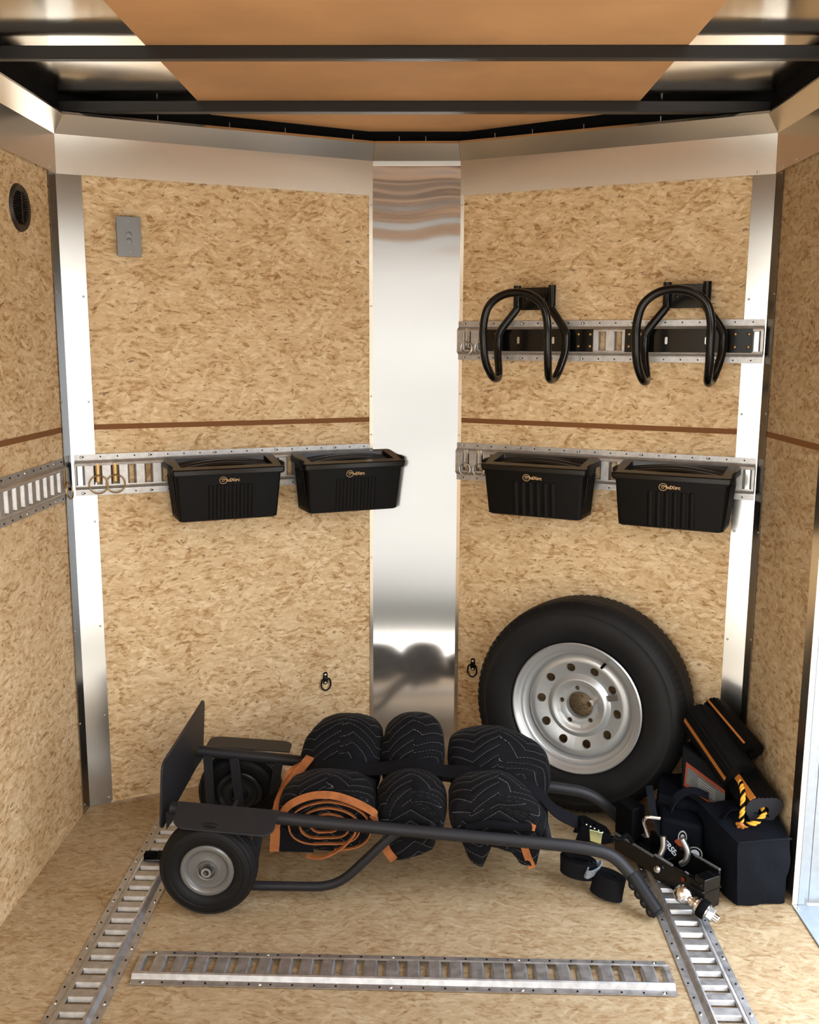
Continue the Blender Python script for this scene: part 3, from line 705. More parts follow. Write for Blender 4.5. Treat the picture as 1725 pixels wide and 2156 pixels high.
# ------------------------------------------------------------------ tubular racks
def tube_rack(label):
    t = thing('tubular_rack', label, 'wall rack', group='black tubular racks')
    R_ = .0125; half = []
    back = [(-.058, -.040, .236), (-.058, -.040, .175), (-.060, -.042, .160), (-.108, -.052, .095), (-.114, -.055, .062), (-.112, -.062, .02), (-.098, -.085, -.040), (-.092, -.115, -.056), (-.094, -.155, -.046), (-.102, -.190, 0), (-.104, -.205, .06), (-.103, -.208, .115), (-.088, -.208, .165), (-.050, -.208, .196), (0, -.208, .206)]
    full = back + [(-x, y, z) for x, y, z in back[-2::-1]]
    b_ = NB(); tube(b_, smooth_path(full, 5), R_, 14); obj('tube_loop', b_, M_gloss, t)
    b_ = NB(); box(b_, (-.050, -.036, .160), (.050, -.031, .230)); obj('upper_plate', b_, M_gloss, t, bevel=.001)
    b_ = NB(); box(b_, (-.022, -.031, .172), (.022, -.001, .222)); obj('wall_spacer', b_, M_gloss, t, bevel=.001)
    b_ = NB(); box(b_, (-.185, -.021, .030), (.190, -.016, .100)); obj('backing_plate', b_, M_gloss, t, bevel=.001)
    for x in (-.172, -.136, .142, .180):
        for z in (.047, .084): b_ = NB(); dome(b_, (x, -.021, z), .0052, .003, (0, -1, 0), 12); obj('bolt', b_, M_brass, t)
    for x in (-.058, .060): b_ = NB(); prism(b_, rrect(x-.004, .054, x+.004, .076, .0038), -.022, -.0205, 'y'); obj('key_slot', b_, M_steel, t)
    for x in (-.03, .03): b_ = NB(); dome(b_, (x, -.036, .195), .006, .002, (0, -1, 0), 12); obj('bolt', b_, M_gloss, t)
    return t
r1 = tube_rack('black looped tube rack on the upper right wall track, left one near the column'); on_wall(r1, 'R', .277, 1.424)
r2 = copy_tree(r1); r2['label'] = 'black looped tube rack on the upper right wall track, right one near the corner'; on_wall(r2, 'R', .752, 1.424)

# ------------------------------------------------------------------ spare wheel
Rt = .34; th = math.radians(4)
hn = nR_.copy(); n3 = hn*math.cos(th)+V((0, 0, math.sin(th))); u3 = -hn*math.sin(th)+V((0, 0, math.cos(th))); r3 = (-n3).cross(u3)
sw = thing('spare_wheel', 'spare trailer tyre on a silver rim leaning on the right front wall', 'wheel')
mw = Matrix(((r3.x, -n3.x, u3.x, .5045), (r3.y, -n3.y, u3.y, 2.9634), (r3.z, -n3.z, u3.z, .3461), (0, 0, 0, 1)))
sw.matrix_world = mw
b_ = NB()
prof = [(.203, -.066), (.210, -.078), (.225, -.088), (.245, -.096), (.262, -.099), (.275, -.100), (.290, -.098), (.300, -.0955), (.303, -.0965), (.312, -.092), (.322, -.084), (.3305, -.074),
        (.335, -.066), (.3385, -.045), (.3330, -.043), (.3330, -.039), (.3392, -.037), (.340, -.016), (.334, -.0145), (.334, -.0105), (.340, -.009)]
prof = prof + [(r, -h) for r, h in prof[::-1]]
lathe(b_, prof, 96, close=False)
bmesh.ops.delete(b_, geom=[f_ for f_ in b_.faces if len(f_.verts) > 4], context='FACES')
# shoulder tread blocks
for i in range(96):
    a = 2*PI*i/96
    for sg in (-1, 1):
        c_, s_ = math.cos(a), math.sin(a)
        pts = []
        for hh in (-1, 1):
            for (r, w_) in ((.3228, .0858), (.3318, .0765), (.3362, .0690), (.3350, .064)):
                aa = a + hh*.018; pts.append((r*math.cos(aa), sg*w_, r*math.sin(aa)))
        A = [b_.verts.new(p) for p in pts]
        for q in [(0, 1, 5, 4), (1, 2, 6, 5), (2, 3, 7, 6), (0, 3, 2, 1), (4, 5, 6, 7)]: b_.faces.new([A[k] for k in q])
tyre = obj('tyre', b_, M_rubber, sw, angle=40)
# rim: stepped barrel and dished disc with holes
b_ = NB()
lathe(b_, [(.206, -.078), (.2085, -.083), (.205, -.086), (.199, -.083), (.195, -.076), (.190, -.073), (.186, -.070), (.184, -.060), (.178, -.055), (.172, -.053), (.168, -.045), (.166, -.020), (.168, .02), (.190, .07), (.206, .078)], 80)
bmesh.ops.delete(b_, geom=[f_ for f_ in b_.faces if len(f_.verts) > 4], context='FACES')
obj('rim_barrel', b_, M_rim, sw, angle=40, solid=.002)
def disc_with_holes(b_, rows, nseg, holes):
    """rows: (r,h); holes as list of (ring radius, hole radius, count, phase) cut by testing face centres on a fine polar grid"""
    grid = [[b_.verts.new((r*math.cos(2*PI*i/nseg), h, r*math.sin(2*PI*i/nseg))) for i in range(nseg)] for r, h in rows]
    for k in range(len(rows)-1):
        for i in range(nseg):
            b_.faces.new([grid[k][i], grid[k][(i+1) % nseg], grid[k+1][(i+1) % nseg], grid[k+1][i]])
    return grid
import bisect
def height(prof, r):
    for (r0_, h0_), (r1_, h1_) in zip(prof[:-1], prof[1:]):
        if r0_ <= r <= r1_: return h0_+(h1_-h0_)*(r-r0_)/(r1_-r0_)
    return prof[-1][1]
dprof = [(.042, -.038), (.046, -.043), (.053, -.044), (.066, -.045), (.078, -.052), (.083, -.056), (.088, -.055), (.094, -.046), (.102, -.040), (.120, -.046), (.140, -.052), (.152, -.053), (.160, -.048), (.167, -.040)]
def sector(b_, r0_, r1_, a0, a1, hr, hrad, n=24):
    """face patch between two radii and two angles with a round hole at its middle (radius hrad at ring radius hr)"""
    ac = (a0+a1)/2; out = []; inn = []; cx_, cz_ = hr*math.cos(ac), hr*math.sin(ac)
    pr = lambda x, z: V((x, height(dprof, math.hypot(x, z)), z))
    bound = []
    m_ = n//4
    for k in range(m_): bound.append((r0_, a0+(a1-a0)*k/m_))
    for k in range(m_): bound.append((r0_+(r1_-r0_)*k/m_, a1))
    for k in range(m_): bound.append((r1_, a1+(a0-a1)*k/m_))
    for k in range(m_): bound.append((r1_+(r0_-r1_)*k/m_, a0))
    B = [(r*math.cos(a), r*math.sin(a)) for r, a in bound]
    rings = []
    for t_ in (0, .5, .85, 1):
        ring = []
        for (x, z) in B:
            dx, dz = x-cx_, z-cz_; l = math.hypot(dx, dz); hx, hz_ = cx_+dx/l*hrad, cz_+dz/l*hrad
            xx, zz = x+(hx-x)*t_, z+(hz_-z)*t_; ring.append(b_.verts.new(pr(xx, zz)))
        rings.append(ring)
    ring = []
    for v_ in rings[-1]: ring.append(b_.verts.new(v_.co+V((0, .008, 0))))
    rings.append(ring)
    for A, Bq in zip(rings[:-1], rings[1:]):
        for i in range(len(A)): b_.faces.new([A[i], A[(i+1) % len(A)], Bq[(i+1) % len(A)], Bq[i]])
b_ = NB()
ph0 = math.radians(87+18)
for i in range(10): sector(b_, .106, .142, ph0+2*PI*i/10-PI/10, ph0+2*PI*i/10+PI/10, .124, .0142)
for i in range(5): sector(b_, .046, .072, math.radians(98)+2*PI*i/5-PI/5, math.radians(98)+2*PI*i/5+PI/5, .057, .0078)
# fill rings between the holed belts
def belt(b_, ra, rb, n=80):
    rs_ = [ra]+[r for r, h in dprof if ra < r < rb]+[rb]
    g = [[b_.verts.new((r*math.cos(2*PI*i/n), height(dprof, r), r*math.sin(2*PI*i/n))) for i in range(n)] for r in rs_]
    for A, Bq in zip(g[:-1], g[1:]):
        for i in range(n): b_.faces.new([A[i], A[(i+1) % n], Bq[(i+1) % n], Bq[i]])
belt(b_, .042, .046); belt(b_, .072, .106); belt(b_, .142, .167)
g = lathe(b_, [(.042, -.038), (.041, -.010)], 80) if False else None
A = [b_.verts.new((.042*math.cos(2*PI*i/60), -.038, .042*math.sin(2*PI*i/60))) for i in range(60)]; Bq = [b_.verts.new((.041*math.cos(2*PI*i/60), -.015, .041*math.sin(2*PI*i/60))) for i in range(60)]
for i in range(60): b_.faces.new([A[i], A[(i+1) % 60], Bq[(i+1) % 60], Bq[i]])
obj('rim_disc', b_, M_rim, sw, angle=50)
b_ = NB(); va = math.radians(52); cyl(b_, (.168*math.cos(va+.18), -.050, .168*math.sin(va+.18)), (.160*math.cos(va+.18), -.078, .160*math.sin(va+.18)), .0045, 10); obj('valve_stem', b_, M_black, sw)
b_ = NB(); la = math.radians(26); cyl(b_, (.060*math.cos(la), -.044, .060*math.sin(la)), (.046*math.cos(la), -.076, .046*math.sin(la)), .0105, 6); obj('lug_nut', b_, M_chrome, sw)
b_ = NB(); box(b_, (-.016, -.0005, -.0095), (.016, 0, .0095)); o = obj('sticker', b_, M_sticker, sw, loc=(.116*math.cos(math.radians(22)), -.0490, .116*math.sin(math.radians(22))), rot=(0, -.30, -.10), label='grey rectangular sticker on the rim')

# ------------------------------------------------------------------ hand truck lying on its back
ht = thing('hand_truck', 'charcoal steel hand truck lying flat with its nose plate upright', 'hand truck', (-.1, 2.54, 0))
ht_loc = V((-.1, 2.54, 0))
def pt(name, bm_, m, parent=ht, **k):
    """part given in world coordinates"""
    o = obj(name, bm_, m, parent, **k); return o
def wv(p): return tuple(V(p)-ht_loc)
def wtube(path, r, n=14): b_ = NB(); tube(b_, [wv(p) for p in path], r, n); return b_
Yn, Yf = 2.385, 2.70
near = fillet([(-.675, Yn, .257), (.40, Yn, .163), (.500, 2.380, .146), (.553, 2.368, .085)], .075)
near = near[:-1] + [V((.553, 2.366, .088))]
pt('frame_rail', wtube(near, .0165), M_frame)
far = fillet([(-.675, Yf, .280), (.40, Yf, .178), (.500, Yf, .160), (.585, Yf, .078)], .075)
pt('frame_rail', wtube(far, .0165), M_frame)
def grip(a, b, side=1):
    a, b = V(a), V(b); n = 44; pth = [a+(b-a)*i/n for i in range(n+1)]; sc = []
    for i in range(n+1): sc.append((1.0 if i < n-2 else .9) * (1+.045*(i % 2)) )
    b_ = NB(); sweep(b_, [wv(p) for p in pth], circ(.0185, 16), scale=sc)
    g_ = pt('grip', b_, M_grip)
    b_ = NB()   # finger swells under the grip
    d = (b-a).normalized(); dn = (V((-.6, -.35, -.6)) - d*V((-.6, -.35, -.6)).dot(d)).normalized()
    for k in (.2, .42, .64, .86):
        c_ = a+(b-a)*k+dn*.0135
        sweep(b_, [wv(c_-d*.013), wv(c_-d*.008), wv(c_), wv(c_+d*.008), wv(c_+d*.013)], circ(.012, 10), scale=[.4, .85, 1, .85, .4])
    obj('finger_swell', b_, M_grip, g_)
grip((.549, 2.367, .095), (.607, 2.300, .022)); grip((.580, 2.70, .085), (.648, 2.66, .026))
# nose plate
b_ = NB(); poly = rrect(2.352, .205, 2.835, .395, .028, 6)
def npx(z): return -.690+(z-.26)*.06
A = [b_.verts.new(wv((npx(z), y, z))) for y, z in poly]; Bq = [b_.verts.new(wv((npx(z)-.006, y, z))) for y, z in poly]
b_.faces.new(A); b_.faces.new(Bq[::-1])
for i in range(len(A)): b_.faces.new([A[i], A[(i+1) % len(A)], Bq[(i+1) % len(A)], Bq[i]])
NP = pt('nose_plate', b_, M_frame, bevel=.0015)
for yy, zz in ((Yn, .255), (Yf, .278)):
    b_ = NB()
    hexa(b_, [V(wv(p)) for p in [(-.688, yy-.004, zz-.01), (-.655, yy-.004, zz-.012), (-.655, yy+.004, zz-.012), (-.688, yy+.004, zz-.01), (-.688, yy-.004, zz-.06), (-.668, yy-.004, zz-.03), (-.668, yy+.004, zz-.03), (-.688, yy+.004, zz-.06)]])
    pt('gusset', b_, M_frame)
# fenders over the wheels
for (y0, z0, y1, z1, xa, xb, sl) in ((Yn-.012, .283, 2.290, .252, -.650, -.388, -.085), (Yf+.012, .290, 2.79, .290, -.655, -.405, -.06)):
    b_ = NB(); poly = rrect(0, 0, 1, 1, .001, 1)
    pl = []
    L_ = xb-xa; rx = .035
    prof2 = [(0, 0), (L_, 0)] + [(L_-rx*(1-math.cos(a)), 1-(.35)*(1-math.sin(a))) for a in [PI/2*k/6 for k in range(7)]] + [(rx*(1-math.sin(a)), 1-.35*(1-math.cos(a))) for a in [PI/2*k/6 for k in range(7)]]
    for th_ in (0, .004):
        pl.append([b_.verts.new(wv((xa+x, y0+(y1-y0)*t_, z0+(z1-z0)*t_+sl*x-th_))) for x, t_ in prof2])
    b_.faces.new(pl[0]); b_.faces.new(pl[1][::-1]); n = len(prof2)
    for i in range(n): b_.faces.new([pl[0][i], pl[0][(i+1) % n], pl[1][(i+1) % n], pl[1][i]])
    pt('fender', b_, M_frame, bevel=.001)
# support loops
for yy in (Yn, Yf):
    dz = 0 if yy == Yn else .0
    pth = fillet([(-.60, yy, .055), (-.50, yy, .036), (-.235, yy, .036), (-.075, yy, .20 if yy == Yn else .215)], .06)
    pt('support_loop', wtube(pth, .0125), M_frame)
    b_ = NB(); prism(b_, [(-.125-ht_loc.x, .145), (-.108-ht_loc.x, .196 if yy == Yn else .21), (-.055-ht_loc.x, .196 if yy == Yn else .21), (-.092-ht_loc.x, .165)], yy-ht_loc.y-.003, yy-ht_loc.y+.003, 'y'); pt('weld_plate', b_, M_frame)
# hangers between rail and axle
def strip(p0, p1, w_, th_=.005, yy=0):
    b_ = NB(); hexa(b_, [V(wv(p)) for p in [(p0[0]-w_/2, yy-th_, p0[1]), (p0[0]+w_/2, yy-th_, p0[1]), (p0[0]+w_/2, yy+th_, p0[1]), (p0[0]-w_/2, yy+th_, p0[1]), (p1[0]-w_/2, yy-th_, p1[1]), (p1[0]+w_/2, yy-th_, p1[1]), (p1[0]+w_/2, yy+th_, p1[1]), (p1[0]-w_/2, yy+th_, p1[1])]]); return b_
for yy, dz in ((Yn+.01, -.02), (Yf-.01, 0)):
    pt('hanger', strip((-.645, .272+dz), (-.640, .05), .026, yy=yy), M_frame, bevel=.001)
    pt('hanger', strip((-.566, .264+dz), (-.552, .115), .028, yy=yy-.004), M_frame, bevel=.001)
    pt('hanger', strip((-.434, .252+dz), (-.470, .05), .026, yy=yy), M_frame, bevel=.001)
pt('axle', wtube([(-.563, 2.302, .127), (-.563, 2.79, .127)], .0075), M_steel)
for x, zn, zf_ in ((-.15, .211, .229), (.02, .196, .214), (.33, .169, .184)):
    pt('crossbar', wtube([(x, Yn, zn), (x, Yf, zf_)], .011), M_frame)
# wheels
def truck_wheel(y, mhub, sgn):
    R_ = .127
    rootw = bpy.data.objects.new('wheel', None); COL.objects.link(rootw); rootw.parent = ht; rootw.location = wv((-.563, y, R_)); rootw.empty_display_size = .03
    b_ = NB(); pr = [(.070, -.026), (.076, -.033), (.090, -.038), (.096, -.037), (.098, -.039), (.108, -.038), (.113, -.035), (.116, -.036), (.1225, -.028), (.1235, -.022), (.1262, -.020), (.127, -.012), (.1255, -.010), (.127, -.008)]
    pr = pr+[(r, -h) for r, h in pr[::-1]]; lathe(b_, pr, 64)
    bmesh.ops.delete(b_, geom=[f_ for f_ in b_.faces if len(f_.verts) > 4], context='FACES')
    obj('tyre', b_, M_rubber, rootw, angle=40)
    b_ = NB(); f_ = -1
    lathe(b_, [(0, -.018), (.020, -.018), (.022, -.022), (.0225, -.030), (.025, -.031), (.027, -.024), (.040, -.020), (.050, -.022), (.054, -.029), (.060, -.033), (.066, -.033), (.070, -.030), (.072, -.02), (.072, .02), (.070, .030), (.06, .033), (.050, .022), (.027, .024), (0, .018)], 48)
    obj('hub', b_, mhub, rootw, angle=30)
    b_ = NB(); lathe(b_, [(.0075, -.040), (.013, -.040), (.0135, -.030), (.0135, -.02), (.0075, -.02)], 24, close=True); obj('axle_bush', b_, M_steel, rootw)
    b_ = NB(); lathe(b_, [(0, -.033), (.0078, -.033), (.0078, -.02)], 16); obj('axle_end', b_, M_hubdark, rootw)
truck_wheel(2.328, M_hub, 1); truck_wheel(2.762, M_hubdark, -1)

# ------------------------------------------------------------------ rolled moving blankets
def blanket(label, secs, tilt=0, seed=0):
    t = thing('moving_blanket', label, 'blanket', (secs[0][1], 2.58, .2), group='rolled quilted blankets on the hand truck'); t0 = V((secs[0][1], 2.58, .2))
    b_ = NB(); uvl = b_.loops.layers.uv.new('UVMap'); n = 48; rings = []; rnd = random.Random(seed)
    S_ = smooth_path([V((s_[0], 0, 0)) for s_ in secs], 5)
    cols = [smooth_path([V((s_[j], 0, 0)) for s_ in secs], 5) for j in range(5)]
    vv = 0; prev = None; uvs = []
    for k in range(len(cols[0])):
        Y, xc, zc, hw, hh = [c_[k].x for c_ in cols]
        ring = []; uring = []; acc = 0; pp = None
        for i in range(n):
            a = 2*PI*i/n + PI/2
            ca, sa = math.cos(a), math.sin(a); e = .86
            x = math.copysign(abs(ca)**e, ca)*hw; z = math.copysign(abs(sa)**e, sa)*hh
            q = V((xc+x, Y, zc+z-tilt*(x if x > 0 else x*.15))); nn = noise.noise(q*12+V((seed*5, 0, 0)))*.006 + noise.noise(q*34+V((seed*3, 0, 0)))*.002
            q += V((ca, 0, sa))*nn - t0
            ring.append(b_.verts.new(q)); uring.append(0 if pp is None else uring[-1]+(q-pp).length); pp = q
        c0_ = V((xc, Y, zc+hh))
        if prev is not None: vv += (c0_-prev).length
        prev = c0_; rings.append(ring); uvs.append((uring, vv))
    for k in range(len(rings)-1):
        for i in range(n):
            j = (i+1) % n
            f_ = b_.faces.new([rings[k][i], rings[k][j], rings[k+1][j], rings[k+1][i]])
            u1 = uvs[k][0][j] if j else uvs[k][0][-1]+.01; u2 = uvs[k+1][0][j] if j else uvs[k+1][0][-1]+.01
            for l, uv_ in zip(f_.loops, [(uvs[k][0][i], uvs[k][1]), (u1, uvs[k][1]), (u2, uvs[k+1][1]), (uvs[k+1][0][i], uvs[k+1][1])]): l[uvl].uv = uv_
    for ring, sg in ((rings[0], -1), (rings[-1], 1)):
        cc = sum((v_.co for v_ in ring), V())/n; c2 = b_.verts.new(cc+V((0, sg*.006, 0)))
        for i in range(n):
            f_ = b_.faces.new([ring[i], ring[(i+1) % n], c2])
            for l in f_.loops: l[uvl].uv = (l.vert.co.x, l.vert.co.z)
    body = obj('roll', b_, M_quilt, t, angle=80)
    return t, t0, body
def wl(path, t0): return [tuple(V(p)-t0) for p in path]
# left roll, its spiral end faces the viewer
sec1 = [(2.415, -.266, .213, .118, .080), (2.422, -.266, .213, .131, .090), (2.47, -.264, .223, .135, .094), (2.52, -.262, .226, .130, .086), (2.552, -.258, .225, .124, .073), (2.585, -.256, .228, .116, .064), (2.62, -.250, .256, .120, .074), (2.66, -.242, .302, .114, .078), (2.71, -.232, .318, .108, .072), (2.77, -.228, .312, .100, .064), (2.815, -.226, .300, .085, .050), (2.83, -.226, .298, .06, .035)]
bl1, t0, body = blanket('rolled black quilted blanket nearest the nose plate, orange spiral end showing', sec1, seed=1)
b_ = NB(); pts = []
turns = 3.6
for i in range(150):
    k = i/149; a = -PI*.45 + turns*2*PI*k; e = 1-.86*k
    dx = .124*e; dz = .076*e
    pts.append((-.262+dx*math.cos(a)*(1 if math.cos(a) > 0 else 1), 2.409-.003*k, .205+.008*math.sin(3*a)*e*.4+dz*math.sin(a)-.012*e*abs(math.cos(a))))
ribbon(b_, wl(pts, t0), .010, .0036, (0, 1, 0)); obj('spiral_binding', b_, M_orange, bl1, label='orange binding coiled in the end of the roll')
b_ = NB(); pth = smooth_path([(-.390, 2.405, .222), (-.360, 2.400, .262), (-.305, 2.398, .289), (-.245, 2.398, .292), (-.185, 2.400, .272), (-.135, 2.404, .240), (-.140, 2.404, .222)], 7)
ribbon(b_, wl(pth, t0), .020, .004, (0, .35, 1)); obj('edge_binding', b_, M_orange, bl1, label='orange binding along the top edge of the roll')
b_ = NB(); pth = smooth_path([(-.330, 2.61, .305), (-.362, 2.54, .282), (-.392, 2.46, .252), (-.398, 2.412, .225), (-.401, 2.406, .185), (-.405, 2.406, .125)], 7)
ribbon(b_, wl(pth, t0), .026, .004, (1, .25, 0)); obj('edge_binding', b_, M_orange, bl1)
b_ = NB(); pth = smooth_path([(-.352, 2.62, .285), (-.378, 2.56, .288), (-.396, 2.53, .250), (-.412, 2.50, .215)], 5); ribbon(b_, wl(pth, t0), .018, .003, (1, .25, .2)); obj('edge_binding', b_, M_orange, bl1)
b_ = NB(); quad(b_, wl([(-.392, 2.413, .20), (-.392, 2.413, .124), (-.30, 2.414, .122), (-.30, 2.413, .15)], t0)); obj('flap', b_, M_quilt, bl1, solid=.012, smooth=False)
b_ = NB(); pth = smooth_path([(-.318, 2.408, .112), (-.275, 2.402, .112), (-.225, 2.402, .138), (-.190, 2.406, .175), (-.185, 2.41, .190)], 6); ribbon(b_, wl(pth, t0), .012, .005, (0, 1, .2)); obj('edge_binding', b_, M_orange, bl1)
# middle roll
sec2 = [(2.418, -.037, .205, .060, .05), (2.425, -.037, .212, .085, .08), (2.47, -.036, .222, .094, .092), (2.52, -.036, .228, .096, .086), (2.552, -.035, .226, .092, .072), (2.585, -.034, .230, .086, .064), (2.62, -.034, .262, .088, .074), (2.66, -.034, .305, .090, .082), (2.71, -.034, .322, .089, .076), (2.77, -.034, .315, .085, .066), (2.815, -.034, .300, .07, .050), (2.83, -.034, .298, .05, .03)]
bl2, t2, _ = blanket('rolled black quilted blanket in the middle of the three on the hand truck', sec2, seed=2)
def flap(bl, t_, pts, tip=None, binding=True):
    """a hanging corner: closed wedge from a top edge down to a tip"""
    b_ = NB(); uvl = b_.loops.layers.uv.new('UVMap')
    a, b, c_, d_ = [V(p)-t_ for p in pts]; n = 8; th_ = .011; G = []
    for i in range(n+1):
        row = []
        for j in range(n+1):
            u_, v_ = i/n, j/n
            p = (a*(1-u_)+b*u_)*(1-v_)+(d_*(1-u_)+c_*u_)*v_
            p += V((0, -.012*math.sin(PI*u_)*(.4+v_*.6)+noise.noise(p*30)*.006, noise.noise(p*22+V((3, 0, 0)))*.003)); row.append(b_.verts.new(p))
        G.append(row)
    for i in range(n):
        for j in range(n):
            f_ = b_.faces.new([G[i][j], G[i+1][j], G[i+1][j+1], G[i][j+1]])
            for l in f_.loops: l[uvl].uv = (l.vert.co.x*1.1+l.vert.co.z*.3, l.vert.co.z)
    obj('flap', b_, M_quilt, bl, solid=th_)
def orange_end(bl, t_, p0, p1, p2, w_=.022):
    b_ = NB(); ribbon(b_, wl(smooth_path([p0, p1, p2], 5), t_), w_, .006, (1, 0, .2)); obj('corner_binding', b_, M_orange, bl, label='orange bound corner')
flap(bl2, t2, [(-.125, 2.43, .20), (.050, 2.43, .205), (.020, 2.435, .125), (-.082, 2.43, .095)])
flap(bl2, t2, [(-.11, 2.47, .20), (.045, 2.47, .205), (.03, 2.47, .13), (-.09, 2.46, .105)])
orange_end(bl2, t2, (-.110, 2.425, .150), (-.102, 2.42, .125), (-.082, 2.418, .098))
# right roll
sec3 = [(2.418, .200, .200, .10, .05), (2.425, .198, .212, .124, .080), (2.47, .200, .222, .136, .090), (2.52, .202, .224, .138, .086), (2.552, .205, .222, .138, .074), (2.585, .208, .222, .134, .066), (2.62, .212, .244, .142, .072), (2.66, .217, .276, .150, .076), (2.71, .219, .288, .152, .072), (2.77, .220, .278, .150, .062), (2.815, .220, .268, .13, .046), (2.83, .220, .264, .09, .03)]
bl3, t3, _ = blanket('rolled black quilted blanket nearest the handles, in front of the spare tyre', sec3, tilt=.30, seed=3)
flap(bl3, t3, [(.085, 2.43, .19), (.20, 2.43, .19), (.155, 2.43, .078), (.125, 2.43, .10)])
flap(bl3, t3, [(.185, 2.432, .19), (.322, 2.43, .19), (.300, 2.43, .085), (.262, 2.428, .09)])
orange_end(bl3, t3, (.268, 2.420, .145), (.278, 2.418, .115), (.292, 2.416, .082), .02)
orange_end(bl3, t3, (.275, 2.418, .205), (.285, 2.412, .203), (.296, 2.410, .200), .016)
b_ = NB(); ribbon(b_, wl(smooth_path([(.11, 2.405, .20), (.17, 2.40, .216), (.23, 2.40, .210), (.285, 2.41, .203)], 6), t3), .016, .012, (0, 1, .3)); obj('rolled_edge', b_, M_strap, bl3)

# ------------------------------------------------------------------ ratchet strap over the blankets
st = thing('ratchet_strap', 'black webbing strap with ratchet pulled over the three rolled blankets', 'strap')
pth = smooth_path([(-.52, 2.62, .12), (-.44, 2.575, .185), (-.375, 2.57, .245), (-.30, 2.566, .293), (-.22, 2.566, .303), (-.15, 2.566, .290), (-.035, 2.564, .306), (.05, 2.558, .292), (.11, 2.545, .294), (.19, 2.525, .296), (.25, 2.505, .288), (.31, 2.49, .262), (.36, 2.478, .215), (.43, 2.47, .182)], 6)
b_ = NB(); ribbon(b_, pth, .046, .003, (0, .92, .4)); obj('webbing', b_, M_strap, st)
b_ = NB()
box(b_, (.425, 2.4455, .152), (.438, 2.4845, .156))
for sg in (-1, 1): prism(b_, [(.41, .150), (.425, .198), (.44, .200), (.50, .168), (.515, .146), (.49, .138)], 2.465+sg*.021-.0015, 2.465+sg*.021+.0015, 'y')
rt = obj('ratchet', b_, M_black, st)
b_ = NB(); cyl(b_, (.428, 2.435, .188), (.428, 2.495, .188), .008, 12); cyl(b_, (.470, 2.44, .168), (.470, 2.49, .168), .010, 14); cyl(b_, (.505, 2.44, .150), (.505, 2.49, .150), .005, 12); obj('spindle', b_, M_black, rt)
b_ = NB(); hexa(b_, [V(p) for p in [(.449, 2.442, .148), (.478, 2.436, .142), (.478, 2.440, .142), (.449, 2.446, .148), (.446, 2.442, .182), (.480, 2.436, .176), (.480, 2.440, .176), (.446, 2.446, .182)]]); obj('release_plate', b_, M_gold, rt, label='pale yellow-green metal plate', bevel=.001)
b_ = NB(); tube(b_, smooth_path([(.51, 2.46, .150), (.535, 2.465, .142), (.555, 2.475, .150), (.572, 2.48, .125)], 6), .006, 8); obj('hook', b_, M_black, st)
for i in range(5):
    b_ = NB(); dome(b_, (.437+.011*i, 2.4395, .197-.0055*i), .0028, .002, (0, -1, .3), 6); obj('ratchet_tooth', b_, M_steel, rt)

# coiled strap end lying on the floor
st2 = thing('strap_bundle', 'rolled end of black webbing held by a grey band below the near rail', 'strap')
def loop(c, a_, b2, z, w_, ang, th_=.003, n=36):
    c = V(c); ca, sa = math.cos(ang), math.sin(ang)
    return [(c.x+a_*math.cos(t_)*ca-b2*math.sin(t_)*sa, c.y+a_*math.cos(t_)*sa+b2*math.sin(t_)*ca, z) for t_ in [2*PI*i/n for i in range(n)]]
for a_, b2 in ((.050, .030), (.042, .022), (.034, .015)):
    b_ = NB(); ribbon(b_, loop((.425, 2.475, 0), a_, b2, .056, 0, -.55), .044, .004, (0, .15, 1), True); obj('webbing_loop', b_, M_strap, st2)
b_ = NB()
for k in range(7):
    ribbon(b_, loop((.497, 2.418, 0), .046-.0045*k, .024-.0032*k, .036, 0, -.80), .056, .003, (.25, .25, 1), True)
obj('webbing_roll', b_, M_strap, st2)
b_ = NB(); ribbon(b_, loop((.462, 2.448, 0), .012, .034, .062, 0, -.65), .024, .004, (.35, -.2, 1), True); obj('band', b_, M_tape, st2, label='grey woven band')
# strap clip hooked in the left floor track
st3 = thing('track_clip_strap', 'black strap clip hooked in the floor track left of the near wheel', 'strap')
b_ = NB(); box(b_, (-.806, 2.548, .012), (-.770, 2.572, .030)); obj('clip', b_, M_black, st3, bevel=.003)
b_ = NB(); ribbon(b_, smooth_path([(-.775, 2.56, .022), (-.74, 2.555, .030), (-.70, 2.56, .075), (-.655, 2.565, .15)], 6), .046, .003, (0, 1, 0)); obj('webbing', b_, M_strap, st3)
b_ = NB(); cyl(b_, (-.798, 2.542, .028), (-.768, 2.542, .028), .003, 8); obj('pin', b_, M_black, st3)

